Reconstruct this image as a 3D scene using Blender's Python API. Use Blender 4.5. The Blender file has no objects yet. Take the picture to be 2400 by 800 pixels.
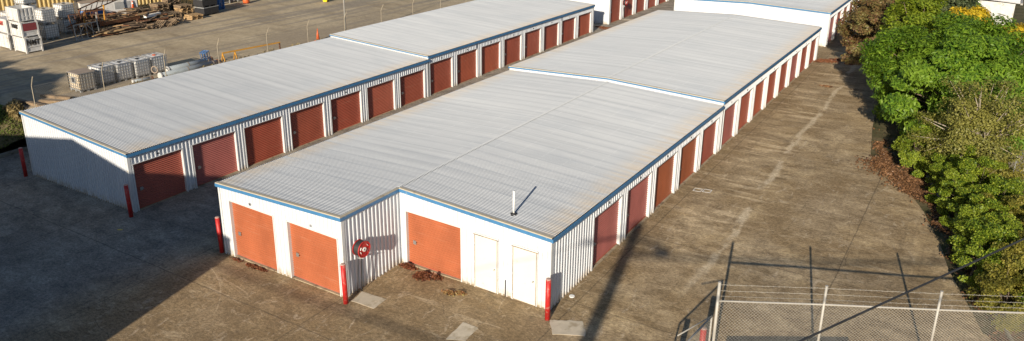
import bpy, math, random
import numpy as np
from mathutils import Vector, Matrix
random.seed(7); rng = np.random.default_rng(11)
sc = bpy.context.scene
col = sc.collection
R = math.radians

# ------------------------------------------------------------------ helpers
class MB:
    """collects faces, builds one mesh object"""
    def __init__(s): s.v = []; s.f = []; s.m = []; s.cur = 0
    def quad(s, a, b, c, d):
        i = len(s.v); s.v += [a, b, c, d]; s.f.append((i, i+1, i+2, i+3)); s.m.append(s.cur)
    def poly(s, pts):
        i = len(s.v); s.v += list(pts); s.f.append(tuple(range(i, i+len(pts)))); s.m.append(s.cur)
    def box(s, x0, x1, y0, y1, z0, z1, M=None):
        c = [(x0,y0,z0),(x1,y0,z0),(x1,y1,z0),(x0,y1,z0),(x0,y0,z1),(x1,y0,z1),(x1,y1,z1),(x0,y1,z1)]
        if M is not None: c = [tuple(M @ Vector(p)) for p in c]
        i = len(s.v); s.v += c
        for q in ((0,3,2,1),(4,5,6,7),(0,1,5,4),(1,2,6,5),(2,3,7,6),(3,0,4,7)):
            s.f.append(tuple(i+k for k in q)); s.m.append(s.cur)
        return s
    def tube(s, pts, r, n=6, caps=True):
        pts = [Vector(p) for p in pts]
        rs = r if isinstance(r, (list, tuple)) else [r]*len(pts)
        base = len(s.v)
        for k, p in enumerate(pts):
            if k == 0: t = pts[1]-pts[0]
            elif k == len(pts)-1: t = pts[-1]-pts[-2]
            else: t = (pts[k+1]-pts[k]).normalized() + (pts[k]-pts[k-1]).normalized()
            t.normalize()
            a = t.orthogonal() if k == 0 else (a - t*a.dot(t))
            a.normalize(); b = t.cross(a)
            for j in range(n):
                an = 2*math.pi*j/n
                s.v.append(tuple(p + (a*math.cos(an) + b*math.sin(an))*rs[k]))
        for k in range(len(pts)-1):
            for j in range(n):
                j2 = (j+1) % n
                s.f.append((base+k*n+j, base+k*n+j2, base+(k+1)*n+j2, base+(k+1)*n+j)); s.m.append(s.cur)
        if caps:
            s.f.append(tuple(base+j for j in reversed(range(n)))); s.m.append(s.cur)
            e = base+(len(pts)-1)*n
            s.f.append(tuple(e+j for j in range(n))); s.m.append(s.cur)
        return s
    def bar(s, p, q, w, h=None):
        """square bar p->q"""
        p = Vector(p); q = Vector(q); t = (q-p); L = t.length; t.normalize()
        up = Vector((0,0,1)) if abs(t.z) < .95 else Vector((1,0,0))
        a = t.cross(up).normalized(); b = a.cross(t); h = h or w
        M = Matrix.Translation(p) @ Matrix((a, t, b)).transposed().to_4x4()
        return s.box(-w/2, w/2, 0, L, -h/2, h/2, M)
    def build(s, name, mats, parent=None, smooth=False):
        me = bpy.data.meshes.new(name)
        me.from_pydata([tuple(p) for p in s.v], [], s.f)
        if not isinstance(mats, (list, tuple)): mats = [mats]
        for m in mats: me.materials.append(m)
        if len(mats) > 1: me.polygons.foreach_set('material_index', s.m)
        if smooth: me.polygons.foreach_set('use_smooth', [True]*len(s.f))
        me.update()
        o = bpy.data.objects.new(name, me); col.objects.link(o)
        if parent is not None:
            o.parent = parent
            o.matrix_parent_inverse = Matrix.Identity(4)
        return o

def tag(o, label=None, cat=None, group=None, kind=None):
    if label: o['label'] = label
    if cat: o['category'] = cat
    if group: o['group'] = group
    if kind: o['kind'] = kind
    return o
def empty(name, loc, rz=0, label=None, cat=None, group=None):
    o = bpy.data.objects.new(name, None); col.objects.link(o)
    o.location = loc; o.rotation_euler = (0, 0, rz); o.empty_display_size = .2
    return tag(o, label, cat, group)
def copy_tree(o, parent=None):
    c = o.copy(); col.objects.link(c)
    if parent is not None: c.parent = parent
    for ch in list(o.children): copy_tree(ch, c)
    return c

def gz(x, y):
    """the sloping lot"""
    return .027*x + .011*y
def smooth(t): t = min(1, max(0, t)); return t*t*(3-2*t)

# ------------------------------------------------------------------ materials
def mat(name, base=(.5,.5,.5), rough=.6, metal=0., spec=.5):
    m = bpy.data.materials.new(name); m.use_nodes = True
    nt = m.node_tree; b = nt.nodes['Principled BSDF']
    b.inputs['Base Color'].default_value = (*base, 1); b.inputs['Roughness'].default_value = rough
    b.inputs['Metallic'].default_value = metal; b.inputs['Specular IOR Level'].default_value = spec
    m.diffuse_color = (*base, 1)
    return m
class N:
    """tiny node wiring helper"""
    def __init__(s, m): s.nt = m.node_tree; s.b = s.nt.nodes['Principled BSDF']; s._co = None
    def new(s, t, **kw):
        n = s.nt.nodes.new(t)
        for k, v in kw.items(): setattr(n, k, v)
        return n
    def co(s):
        if s._co is None:
            s._co = s.new('ShaderNodeNewGeometry').outputs['Position']
        return s._co
    def link(s, a, b): s.nt.links.new(a, b)
    def noise(s, scale=(1,1,1), detail=4, rough=.55, off=(0,0,0), dist=0):
        mp = s.new('ShaderNodeMapping'); mp.inputs['Scale'].default_value = scale; mp.inputs['Location'].default_value = off
        s.link(s.co(), mp.inputs['Vector'])
        n = s.new('ShaderNodeTexNoise'); n.inputs['Scale'].default_value = 1; n.inputs['Detail'].default_value = detail
        n.inputs['Roughness'].default_value = rough; n.inputs['Distortion'].default_value = dist
        s.link(mp.outputs[0], n.inputs['Vector']); return n.outputs['Fac']
    def ramp(s, fac, stops):
        r = s.new('ShaderNodeValToRGB'); e = r.color_ramp.elements
        while len(e) < len(stops): e.new(.5)
        for k, (p, c) in enumerate(stops):
            e[k].position = p; e[k].color = (*c, 1) if len(c) == 3 else c
        s.link(fac, r.inputs[0]); return r.outputs[0]
    def step(s, fac, a, b):
        n = s.new('ShaderNodeMapRange'); n.inputs['From Min'].default_value = a; n.inputs['From Max'].default_value = b
        n.interpolation_type = 'SMOOTHSTEP'
        s.link(fac, n.inputs['Value']); return n.outputs[0]
    def math(s, op, a, b=None, c=None):
        n = s.new('ShaderNodeMath', operation=op)
        for k, v in enumerate((a, b, c)):
            if v is None: continue
            if isinstance(v, (int, float)): n.inputs[k].default_value = v
            else: s.link(v, n.inputs[k])
        return n.outputs[0]
    def mix(s, f, a, b, mode='MIX'):
        n = s.new('ShaderNodeMix', data_type='RGBA', blend_type=mode)
        for sock, v in ((n.inputs[0], f), (n.inputs[6], a), (n.inputs[7], b)):
            if isinstance(v, (int, float)): sock.default_value = v
            elif isinstance(v, tuple): sock.default_value = (*v, 1)
            else: s.link(v, sock)
        return n.outputs[2]
    def xyz(s):
        n = s.new('ShaderNodeSeparateXYZ'); s.link(s.co(), n.inputs[0]); return n.outputs
    def bump(s, h, strength=.3, dist=.02):
        n = s.new('ShaderNodeBump'); n.inputs['Strength'].default_value = strength; n.inputs['Distance'].default_value = dist
        s.link(h, n.inputs['Height']); s.link(n.outputs[0], s.b.inputs['Normal'])
    def color(s, c): s.link(c, s.b.inputs['Base Color'])
    def rough(s, c): s.link(c, s.b.inputs['Roughness'])

def varied(name, c, amp=.18, scale=3., rough=.6, metal=0., dirt=None, dscale=.8, dthr=(.55,.75), spec=.5):
    """paint with uneven tone and dirt patches"""
    m = mat(name, c, rough, metal, spec); n = N(m)
    f = n.noise((scale,)*3, 5, .6)
    k = n.ramp(f, [(.25, tuple(x*(1-amp) for x in c)), (.75, tuple(min(1, x*(1+amp)) for x in c))])
    if dirt:
        d = n.step(n.noise((dscale,)*3, 6, .65, (3,1,7)), *dthr)
        k = n.mix(d, k, dirt)
    n.color(k); return m

# lot concrete
ARCS = ((-14.56,-9.82,5.85,-13.1,-9.9),(-11.73,-11.13,6.59,-12.2,-8.2),(-11.2,-11.6,6.4,-12.0,-9.0),(-1.0,-4.4,2.6,-2.6,-.6))
def mat_lot():
    m = mat('lot_concrete', (.2,.17,.13), .9, 0, .3); n = N(m)
    big = n.noise((.22,.22,.22), 4, .55)
    mid = n.noise((.9,1.3,1), 6, .68, (4,2,0), .3)
    fine = n.noise((8,12,9), 5, .8)
    grit = n.noise((42,42,42), 2, .8)
    c = n.ramp(mid, [(.30,(.175,.122,.062)), (.45,(.29,.212,.118)), (.58,(.43,.325,.187)), (.72,(.60,.47,.285))])
    c = n.mix(n.step(big, .35, .68), c, (.245,.175,.095))
    c2 = n.mix(.62, c, n.ramp(mid, [(.35,(.22,.165,.10)), (.65,(.50,.395,.255))]))
    c = n.mix(n.step(n.noise((.35,.35,.35), 3, .5, (9,9,0)), .4, .6), c, c2)
    X, Yc, Z = n.xyz()
    # pale runs washed across the drive, along x
    st = n.noise((.28, 2.1, 1), 5, .6, (0, 3, 0), .3)
    gate = n.math('ADD', n.math('MULTIPLY', n.math('MULTIPLY', n.step(X, -.2, .6), n.math('SUBTRACT', 1, n.step(X, 3.0, 4.6))), n.step(Yc, 4, 9)), .22)
    c = n.mix(n.math('MULTIPLY', n.math('MULTIPLY', n.step(st, .52, .62), gate), .6), c, (.60,.475,.31))
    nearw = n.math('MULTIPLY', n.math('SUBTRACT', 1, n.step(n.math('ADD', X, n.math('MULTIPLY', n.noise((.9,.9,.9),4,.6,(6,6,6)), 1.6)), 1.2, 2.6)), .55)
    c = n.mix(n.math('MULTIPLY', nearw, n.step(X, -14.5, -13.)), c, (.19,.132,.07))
    # scuffs
    sw = n.noise((2.2,.8,1), 5, .7, (7,5,0), 1.5)
    c = n.mix(n.math('MULTIPLY', n.step(sw, .58, .68), .45), c, (.55,.46,.34))
    ty = n.noise((3.2,.16,1), 4, .6, (13,0,0), .5)
    c = n.mix(n.math('MULTIPLY', n.step(ty, .57, .66), .35), c, (.20,.15,.09))
    pk = n.noise((.55,1.5,1), 7, .78, (21,3,0), .8)
    c = n.mix(n.math('MULTIPLY', n.step(pk, .54, .66), .45), c, (.53,.43,.29))
    for cx_, cy0, rr_, x0_, x1_ in ARCS:
        dx = n.math('SUBTRACT', X, cx_); dy = n.math('SUBTRACT', Yc, cy0)
        dd = n.math('SQRT', n.math('ADD', n.math('MULTIPLY', dx, dx), n.math('MULTIPLY', dy, dy)))
        ring = n.math('SUBTRACT', 1, n.step(n.math('ABSOLUTE', n.math('SUBTRACT', dd, rr_)), .01, .035))
        msk = n.math('MULTIPLY', n.step(X, x0_, x0_+.3), n.math('SUBTRACT', 1, n.step(X, x1_-.3, x1_)))
        c = n.mix(n.math('MULTIPLY', n.math('MULTIPLY', n.math('MULTIPLY', ring, n.step(mid, .38, .6)), msk), .38), c, (.55,.44,.30))
    # worn pale strip down the middle of the drive
    wob = n.math('MULTIPLY', n.math('SUBTRACT', n.noise((.22,.22,.22), 3, .6, (1,8,0)), .5), 1.6)
    ctr = n.math('ADD', n.math('MULTIPLY', Yc, -.022), 3.75)
    d = n.math('ABSOLUTE', n.math('SUBTRACT', n.math('ADD', X, wob), ctr))
    line = n.math('SUBTRACT', 1, n.step(d, .05, .24))
    brk = n.step(n.noise((1.2,.5,1), 4, .6, (2,2,2)), .42, .56)
    gy = n.step(Yc, 1, 8)
    c = n.mix(n.math('MULTIPLY', n.math('MULTIPLY', n.math('MULTIPLY', line, brk), gy), .6), c, (.64,.54,.39))
    asp_shade = n.math('SUBTRACT', 1, n.step(n.math('ADD', X, n.math('MULTIPLY', n.noise((.4,.4,.4),4,.6,(2,7,1)), 2.)), -15.5, -12.))
    c = n.mix(n.math('MULTIPLY', asp_shade, .62), c, n.ramp(mid, [(.35,(.15,.15,.15)),(.7,(.30,.295,.285))]))  # greyer left side: partly asphalt tone, partly cool shade painted into the colour
    # slab joints and cracks
    def jt(axis, period, off, w):
        t = n.math('ADD', n.math('ADD', axis, off), n.math('MULTIPLY', n.math('SUBTRACT', n.noise((.8,.8,.8), 3, .6, (off,0,0)), .5), .10))
        a = n.math('ABSOLUTE', n.math('SUBTRACT', n.math('FRACT', n.math('DIVIDE', t, period)), .5))
        return n.math('SUBTRACT', 1, n.step(a, w/period, 2.2*w/period))
    j = n.math('MAXIMUM', jt(Yc, 6.1, 2.2, .014), jt(X, 7.4, 3.1, .014))
    c = n.mix(n.math('MULTIPLY', j, .5), c, (.07,.055,.04))
    v = n.new('ShaderNodeTexVoronoi', feature='DISTANCE_TO_EDGE'); v.inputs['Scale'].default_value = .21
    dv = n.new('ShaderNodeVectorMath', operation='ADD'); nz = n.new('ShaderNodeTexNoise'); nz.inputs['Scale'].default_value = .9; nz.inputs['Detail'].default_value = 5
    n.link(n.co(), nz.inputs['Vector'])
    sc_ = n.new('ShaderNodeVectorMath', operation='SCALE'); sc_.inputs['Scale'].default_value = .5; n.link(nz.outputs['Color'], sc_.inputs[0])
    n.link(n.co(), dv.inputs[0]); n.link(sc_.outputs[0], dv.inputs[1]); n.link(dv.outputs[0], v.inputs['Vector'])
    cr = n.math('SUBTRACT', 1, n.step(v.outputs['Distance'], .001, .004))
    c = n.mix(n.math('MULTIPLY', n.math('MULTIPLY', cr, n.step(n.noise((.15,.15,.15), 2, .5, (5,5,5)), .5, .62)), .45), c, (.08,.06,.04))
    # oil spots
    sp = n.noise((1.7,1.7,1.7), 2, .4, (11,4,2))
    c = n.mix(n.math('MULTIPLY', n.step(sp, .66, .74), .3), c, (.11,.085,.06))
    c = n.mix(.8, c, n.ramp(fine, [(.33,(.22,.22,.22)),(.68,(.82,.82,.82))]), 'OVERLAY')
    c = n.mix(.6, c, n.ramp(grit, [(.3,(.22,.22,.22)),(.7,(.8,.8,.8))]), 'OVERLAY')
    n.color(c); n.bump(n.math('ADD', fine, n.math('MULTIPLY', grit, .6)), .5, .012)
    return m
def mat_gravel():
    m = mat('yard_gravel', (.3,.25,.18), .95, 0, .2); n = N(m)
    a = n.noise((.16,.5,.5), 4, .6, (0,0,0), .4); f = n.noise((3.5,3.5,3.5), 5, .75); t = n.noise((1.1,.05,1), 4, .6, (3,0,0), .2)
    c = n.ramp(a, [(.3,(.30,.24,.16)), (.5,(.43,.35,.235)), (.7,(.51,.42,.285))])
    c = n.mix(n.math('MULTIPLY', n.step(t, .50, .58), .75), c, (.27,.235,.19))
    c = n.mix(n.step(n.noise((.1,.1,.1), 3, .5, (5,1,0)), .52, .66), c, (.35,.285,.20))
    c = n.mix(.5, c, n.ramp(f, [(.3,(.3,.3,.3)),(.7,(.72,.72,.72))]), 'OVERLAY')
    n.color(c); n.bump(f, .5, .03); return m
def mat_ground():
    m = mat('soil', (.12,.09,.05), .95, 0, .2); n = N(m)
    a = n.noise((.6,.6,.6), 6, .7); b = n.noise((6,6,6), 4, .8)
    c = n.ramp(a, [(.35,(.055,.06,.022)), (.5,(.10,.09,.045)), (.68,(.19,.145,.085))])
    c = n.mix(.6, c, n.ramp(b, [(.3,(.25,.25,.25)),(.7,(.8,.8,.8))]), 'OVERLAY')
    n.color(c); n.bump(b, .6, .05); return m
def mat_roof(name, yoff, eaves):
    """weathered galvanised sheet; eaves = list of x where the low edges are"""
    m = mat(name, (.6,.6,.58), .5, .0, .5); n = N(m)
    X, Yc, Z = n.xyz()
    st = n.noise((.12, 2.6, 1), 5, .62, (0, yoff, 0), .1)       # dirt runs down the sheets
    lg = n.noise((.25,.55,1), 4, .6, (yoff, 2, 0))
    c = n.ramp(st, [(.3,(.38,.405,.435)), (.5,(.435,.46,.49)), (.7,(.485,.51,.535))])
    c = n.mix(n.math('MULTIPLY', n.step(lg, .48, .72), .35), c, (.32,.355,.40))
    # lap of each 0.76 m sheet
    fr = n.math('FRACT', n.math('DIVIDE', n.math('ADD', Yc, yoff), .762))
    lap = n.math('SUBTRACT', 1, n.step(n.math('ABSOLUTE', n.math('SUBTRACT', fr, .5)), .03, .12))
    c = n.mix(n.math('MULTIPLY', lap, .3), c, (.25,.285,.33))
    pf = n.math('FRACT', n.math('DIVIDE', X, 1.12)); pln = n.math('SUBTRACT', 1, n.step(n.math('ABSOLUTE', n.math('SUBTRACT', pf, .5)), .012, .03))
    c = n.mix(n.math('MULTIPLY', n.math('MULTIPLY', pln, n.step(n.noise((1,4,1), 3, .7, (5,5,yoff)), .42, .58)), .30), c, (.58,.61,.63))
    # rust freckles at random and along the low edge
    fk = n.step(n.noise((2.2,6,1), 5, .7, (8,yoff,0)), .62, .74)
    c = n.mix(n.math('MULTIPLY', fk, .22), c, (.55,.46,.32))
    e = None
    for x in eaves:
        d = n.math('SUBTRACT', 1, n.step(n.math('ABSOLUTE', n.math('SUBTRACT', X, x)), .0, 1.3))
        e = d if e is None else n.math('MAXIMUM', e, d)
    en = n.math('MULTIPLY', e, n.step(n.noise((.5,3.5,1), 4, .7, (1,yoff,4)), .3, .62))
    c = n.mix(n.math('MULTIPLY', en, .42), c, (.52,.39,.22))
    n.color(c)
    n.rough(n.ramp(lg, [(.3,(.36,.36,.36)),(.7,(.55,.55,.55))]))
    return m
def mat_white():
    m = mat('white_cladding', (.78,.78,.76), .5, 0, .4); n = N(m)
    X, Yc, Z = n.xyz()
    f = n.noise((1.2,1.2,.35), 5, .6); g = n.noise((3,3,3), 5, .7, (2,2,2))
    c = n.ramp(f, [(.3,(.555,.58,.62)), (.6,(.62,.645,.68))])
    h = n.math('SUBTRACT', Z, n.math('ADD', n.math('MULTIPLY', X, .027), n.math('MULTIPLY', Yc, .011)))
    low = n.math('SUBTRACT', 1, n.step(h, .0, .42))
    c = n.mix(n.math('MULTIPLY', n.math('MULTIPLY', low, n.step(g, .35, .6)), .75), c, (.42,.33,.22))
    c = n.mix(n.math('MULTIPLY', n.step(g, .66, .74), .25), c, (.55,.48,.38))
    n.color(c); return m
def mat_door(name, c):
    m = mat(name, c, .5, 0, .35); n = N(m)
    f = n.noise((1.1,1.1,.5), 4, .6); h = n.noise((.5,.5,9), 4, .7, (3,3,3))
    k = n.ramp(f, [(.3, tuple(x*.84 for x in c)), (.7, tuple(x*1.14 for x in c))])
    k = n.mix(n.math('MULTIPLY', n.step(h, .56, .72), .22), k, (.48,.26,.17))
    n.color(k); return m
def mat_leaf(name, c1, c2, c3, tr=.35):
    m = mat(name, c1, .5, 0, .35); n = N(m)
    g = n.new('ShaderNodeNewGeometry'); r = g.outputs['Random Per Island']
    c = n.ramp(r, [(0, c1), (.5, c2), (1, c3)])
    big = n.noise((.55,.55,.55), 3, .6)
    c = n.mix(n.math('MULTIPLY', n.step(big, .42, .66), .45), c, c3)
    n.color(c)
    t = n.new('ShaderNodeBsdfTranslucent'); n.link(n.mix(.5, c, tuple(min(1,x*1.7) for x in c3)), t.inputs['Color'])
    ms = n.new('ShaderNodeMixShader'); ms.inputs[0].default_value = tr
    out = m.node_tree.nodes['Material Output']
    n.link(n.b.outputs[0], ms.inputs[1]); n.link(t.outputs[0], ms.inputs[2]); n.link(ms.outputs[0], out.inputs['Surface'])
    return m

M = {}
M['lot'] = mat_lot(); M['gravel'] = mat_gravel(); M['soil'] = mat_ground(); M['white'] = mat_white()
M['trimwhite'] = varied('white_trim', (.61,.625,.63), .06, 2, .5, 0, (.5,.42,.3), 2.5, (.62,.75))
M['blue'] = varied('blue_trim', (.055,.185,.37), .14, 4, .42, 0, (.19,.30,.38), 5, (.6,.72))
M['tan'] = varied('tan_flashing', (.46,.41,.31), .12, 5, .6, 0, (.3,.24,.16), 4, (.58,.72))
M['ridge'] = varied('ridge_metal', (.41,.435,.46), .05, 4, .5, 0)
M['dark'] = varied('dark_gap', (.03,.03,.03), .2, 4, .8)
M['doorA'] = mat_door('orange_door_paint', (.35,.105,.045))
M['doorB'] = mat_door('brick_red_door_paint', (.40,.105,.062))
M['doorC'] = mat_door('faded_maroon_door_paint', (.40,.13,.11))
for _k, _c in enumerate(((.38,.098,.055),(.42,.118,.07),(.36,.10,.068),(.44,.115,.058),(.37,.088,.05))): M['doorB%d' % _k] = mat_door('brick_door_paint_tone', _c)
M['slab'] = varied('slab_edge', (.34,.28,.19), .25, 3, .9, 0, (.16,.12,.08), 3, (.5,.65))
M['chrome'] = mat('lock_metal', (.55,.55,.54), .35, .8)
M['cream'] = varied('cream_door_paint', (.63,.625,.585), .04, 1.5, .5, 0, (.55,.49,.38), 3, (.64,.75))
M['red'] = varied('red_bollard_paint', (.44,.018,.016), .3, 5, .5, 0, (.42,.13,.10), 7, (.56,.66))
M['redtop'] = varied('worn_bollard_top', (.42,.28,.24), .3, 12, .7)
M['galv'] = varied('galvanised_steel', (.50,.50,.48), .15, 5, .5, .4, (.42,.36,.28), 3, (.6,.75))
M['galvpaint'] = varied('pale_galvanised_pipe', (.38,.365,.33), .12, 4, .55, .1, (.48,.42,.33), 5, (.6,.72))
M['mesh'] = mat('mesh_wire', (.50,.475,.42), .5, .3)
M['meshfar'] = mat('old_mesh_wire', (.26,.235,.20), .7, .2)
M['postfar'] = varied('weathered_post', (.36,.31,.23), .2, 5, .8)
M['rubber'] = varied('black_rubber', (.025,.025,.027), .3, 6, .6)
M['wood'] = varied('grey_timber', (.24,.17,.105), .4, 3, .9, 0, (.11,.085,.06), 2, (.5,.62))
M['wood2'] = varied('fresh_timber', (.42,.28,.14), .3, 3, .85, 0, (.2,.13,.07), 2, (.55,.68))
M['wood3'] = varied('dark_timber', (.10,.068,.045), .45, 3, .9)
M['rust'] = varied('rusty_steel', (.17,.075,.035), .35, 6, .85, .1, (.3,.12,.05), 4, (.5,.65))
M['steelgrey'] = varied('grey_steel', (.33,.34,.34), .15, 3, .55, .2, (.25,.17,.11), 3, (.6,.72))
M['tank'] = varied('milky_plastic', (.78,.78,.76), .12, 2.2, .35, 0, (.45,.43,.38), 2, (.58,.75))
M['tanktan'] = varied('yellowed_plastic', (.62,.52,.38), .14, 2.5, .4, 0, (.4,.33,.24), 2, (.55,.7))
M['cage'] = mat('cage_bar', (.42,.42,.42), .45, .5)
M['darkgrid'] = mat('dark_panel', (.05,.05,.055), .6)
M['cardboard'] = varied('faded_cardboard', (.30,.24,.19), .15, 4, .9)
M['crate'] = varied('chalky_crate_paint', (.58,.575,.56), .14, 3, .7, 0, (.33,.28,.22), 2.5, (.55,.7))
M['maroon'] = varied('maroon_panel', (.22,.04,.045), .2, 3, .7)
M['inkblack'] = mat('black_lettering', (.02,.02,.02), .7)
M['inkred'] = mat('red_lettering', (.5,.08,.06), .7)
M['shed'] = varied('cream_shed_sheet', (.60,.47,.22), .12, 1, .55, 0, (.4,.3,.15), 2, (.6,.75))
M['pvc'] = varied('grey_pvc', (.27,.31,.34), .12, 3, .45)
M['bluep'] = varied('blue_plastic', (.03,.16,.42), .2, 4, .5)
M['orange'] = varied('orange_plastic', (.62,.12,.03), .15, 4, .5)
M['yellow'] = varied('yellow_paint', (.62,.30,.03), .15, 5, .6, 0, (.3,.16,.05), 5, (.58,.7))
M['binyel'] = mat('yellow_plastic', (.8,.6,.02), .4)
M['bingrn'] = mat('green_plastic', (.02,.09,.04), .5)
M['blackp'] = varied('black_plastic', (.028,.028,.03), .25, 4, .55)
M['patch'] = varied('new_concrete', (.52,.46,.36), .14, 4, .9, 0, (.36,.30,.21), 1.6, (.5,.66))
M['kerb'] = varied('kerb_concrete', (.27,.25,.20), .2, 3, .9, 0, (.14,.12,.09), 2, (.5,.65))
M['path'] = varied('path_concrete', (.33,.285,.22), .15, 2, .9, 0, (.22,.18,.13), 1, (.5,.65))
M['bark'] = varied('bark', (.16,.12,.085), .3, 6, .9)
M['barkpale'] = varied('pale_bark', (.36,.31,.25), .2, 6, .9)
M['polewood'] = varied('pole_timber', (.14,.11,.085), .3, 4, .9)
M['farroof'] = varied('pale_far_roof', (.62,.62,.61), .06, 1, .5)
M['whitep'] = mat('white_plastic', (.8,.8,.78), .4)
M['brown_leaf'] = varied('dead_leaves', (.26,.095,.04), .5, 7, .9, 0, (.10,.045,.025), 9, (.45,.6))
M['leafred'] = mat_leaf('dead_red_leaf', (.06,.022,.014), (.19,.058,.03), (.28,.13,.06), .1)
M['leafdry'] = mat_leaf('dry_leaf', (.20,.15,.06), (.26,.09,.04), (.36,.30,.12), .1)
M['leafmix'] = mat_leaf('litter_leaf', (.045,.026,.015), (.16,.08,.038), (.27,.145,.07), .1)
M['grass'] = mat_leaf('grass_blade', (.06,.10,.016), (.12,.18,.03), (.21,.24,.06), .3)
M['weed'] = mat_leaf('dry_weed', (.14,.11,.05), (.28,.21,.10), (.40,.32,.14), .25)
M['leafgreen'] = mat_leaf('feathery_green', (.04,.10,.012), (.12,.225,.018), (.21,.32,.03), .34)
M['leafyg'] = mat_leaf('yellow_green', (.10,.17,.015), (.19,.26,.02), (.27,.32,.03), .38)
M['leafhedge'] = mat_leaf('glossy_hedge', (.04,.09,.012), (.14,.21,.016), (.31,.36,.035), .28)
M['leafhedge2'] = mat_leaf('hedge_new_growth', (.11,.13,.022), (.21,.205,.03), (.33,.28,.055), .32)
M['leafolive'] = mat_leaf('olive_leaf', (.10,.11,.026), (.19,.195,.042), (.29,.27,.065), .3)
M['leafbrown'] = mat_leaf('bronze_leaf', (.09,.05,.026), (.18,.085,.04), (.20,.19,.06), .25)
M['leafdark'] = mat_leaf('dark_grey_green', (.035,.055,.022), (.065,.09,.035), (.11,.13,.055), .25)
M['leafyellow'] = mat_leaf('golden_flower', (.30,.26,.02), (.55,.40,.02), (.70,.50,.03), .35)

# ------------------------------------------------------------------ camera, world, sun
f_, cy_, yaw, pit, rol = 1788.986, 277.95, .566, .3195, .011
Fv = Vector((-math.sin(yaw)*math.cos(pit), math.cos(yaw)*math.cos(pit), -math.sin(pit)))
R0 = Vector((math.cos(yaw), math.sin(yaw), 0)); U0 = R0.cross(Fv)
Rv = R0*math.cos(rol)+U0*math.sin(rol); Uv = U0*math.cos(rol)-R0*math.sin(rol)
cam = bpy.data.cameras.new('camera'); co = bpy.data.objects.new('camera', cam); col.objects.link(co)
mw = Matrix((Rv, Uv, -Fv)).transposed().to_4x4(); mw.translation = Vector((11.2769,-20.3056,14.6882)); co.matrix_world = mw
cam.sensor_width = 36; cam.lens = f_/2400*36; cam.shift_y = -(400-cy_)/2400; cam.clip_end = 3000; cam.clip_start = .1
sc.camera = co
sun_dir = Vector((.61, -2.66, .93)).normalized()        # towards the sun
el = math.asin(sun_dir.z); az = math.atan2(sun_dir.x, sun_dir.y)
w = bpy.data.worlds.new('World'); sc.world = w; w.use_nodes = True
sky = w.node_tree.nodes.new('ShaderNodeTexSky'); sky.sky_type = 'NISHITA'; sky.sun_disc = False
sky.sun_elevation = el; sky.sun_rotation = az; sky.air_density = 1; sky.dust_density = .6; sky.ozone_density = 3; sky.altitude = 50
bg = w.node_tree.nodes['Background']; bg.inputs[1].default_value = .062
w.node_tree.links.new(sky.outputs[0], bg.inputs[0])
sl = bpy.data.lights.new('sun', 'SUN'); sl.energy = 5.0; sl.angle = R(.5); sl.color = (1, .88, .71)
so = bpy.data.objects.new('sun', sl); col.objects.link(so); so.rotation_euler = sun_dir.to_track_quat('Z', 'Y').to_euler(); so.location = (0,-60,40)
sc.view_settings.view_transform = 'Standard'; sc.view_settings.look = 'None'; sc.view_settings.gamma = 1; sc.view_settings.exposure = .46
sc.view_settings.use_curve_mapping = False
sc.render.engine = 'CYCLES'

# ------------------------------------------------------------------ setting: ground, lot, yard, bank, lawn
YZ = 1.25
def sheet(name, xs, ys, zf, m, kind='structure', sm=True):
    b = MB(); nx, ny = len(xs), len(ys)
    b.v = [(x, y, zf(x, y)) for y in ys for x in xs]
    for j in range(ny-1):
        for i in range(nx-1):
            b.f.append((j*nx+i, j*nx+i+1, (j+1)*nx+i+1, (j+1)*nx+i)); b.m.append(0)
    o = b.build(name, m, None, sm); o['kind'] = kind; return o
def gfar(x, y):
    xx = max(-90, min(60, x)); yy = max(-70, min(110, y))
    return gz(xx, yy) - .12
lin = lambda a, b, n: [a+(b-a)*i/n for i in range(n+1)]
sheet('ground', [-1500,-400]+lin(-90,60,30)+[400,1500], [-1500,-400]+lin(-70,110,36)+[400,1500], gfar, M['soil'])
# lot: right edge follows the hedge line
b = MB()
right = [(-70,28),(-6,19.5),(5.97,12.9),(7.18,12.55),(9.99,11.65),(12.5,11.1),(15.2,10.3),(17.0,9.6),(19.0,8.7),(21.5,7.2),(26,6.6),(36,5.6),(45,4.0),(60,2.4),(110,2.0)]
for (y0, x0), (y1, x1) in zip(right[:-1], right[1:]):
    xl = -33.7 if y1 <= -.5 else -31.2
    for k in range(12):
        a0 = xl+(x0-xl)*k/12; a1 = xl+(x0-xl)*(k+1)/12; c0 = xl+(x1-xl)*k/12; c1 = xl+(x1-xl)*(k+1)/12
        b.quad((a0,y0,gz(a0,y0)),(a1,y0,gz(a1,y0)),(c1,y1,gz(c1,y1)),(c0,y1,gz(c0,y1)))
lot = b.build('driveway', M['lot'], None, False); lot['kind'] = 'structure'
# small patch of lot west of block, up to the kerb
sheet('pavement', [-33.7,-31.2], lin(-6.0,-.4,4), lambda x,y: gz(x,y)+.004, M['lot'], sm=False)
# work yard, one metre or more above the lot, with its bank
sheet('gravel_yard', [-300,-120,-90,-70,-50,-40,-32.2,-31.0,-30.3], [-.5,.6,20,40,70,110,300],
      lambda x,y: (YZ if x < -31.1 else (YZ-.15 if x < -30.9 else gz(x,y)-.05)) if y > -.4 else (YZ-.2 if x < -31.1 else gz(x,y)-.05), M['gravel'], sm=False)
def lawnz(x, y):
    base = gz(x, y)+.02
    return base + (YZ-.12-base)*smooth((y+4.2)/3.6)*smooth((-33.75-x)/2.2 + .25)
sheet('lawn', lin(-34.0,-46,16)+[-70,-110], lin(-14,-.45,16), lawnz, M['soil'])

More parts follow.
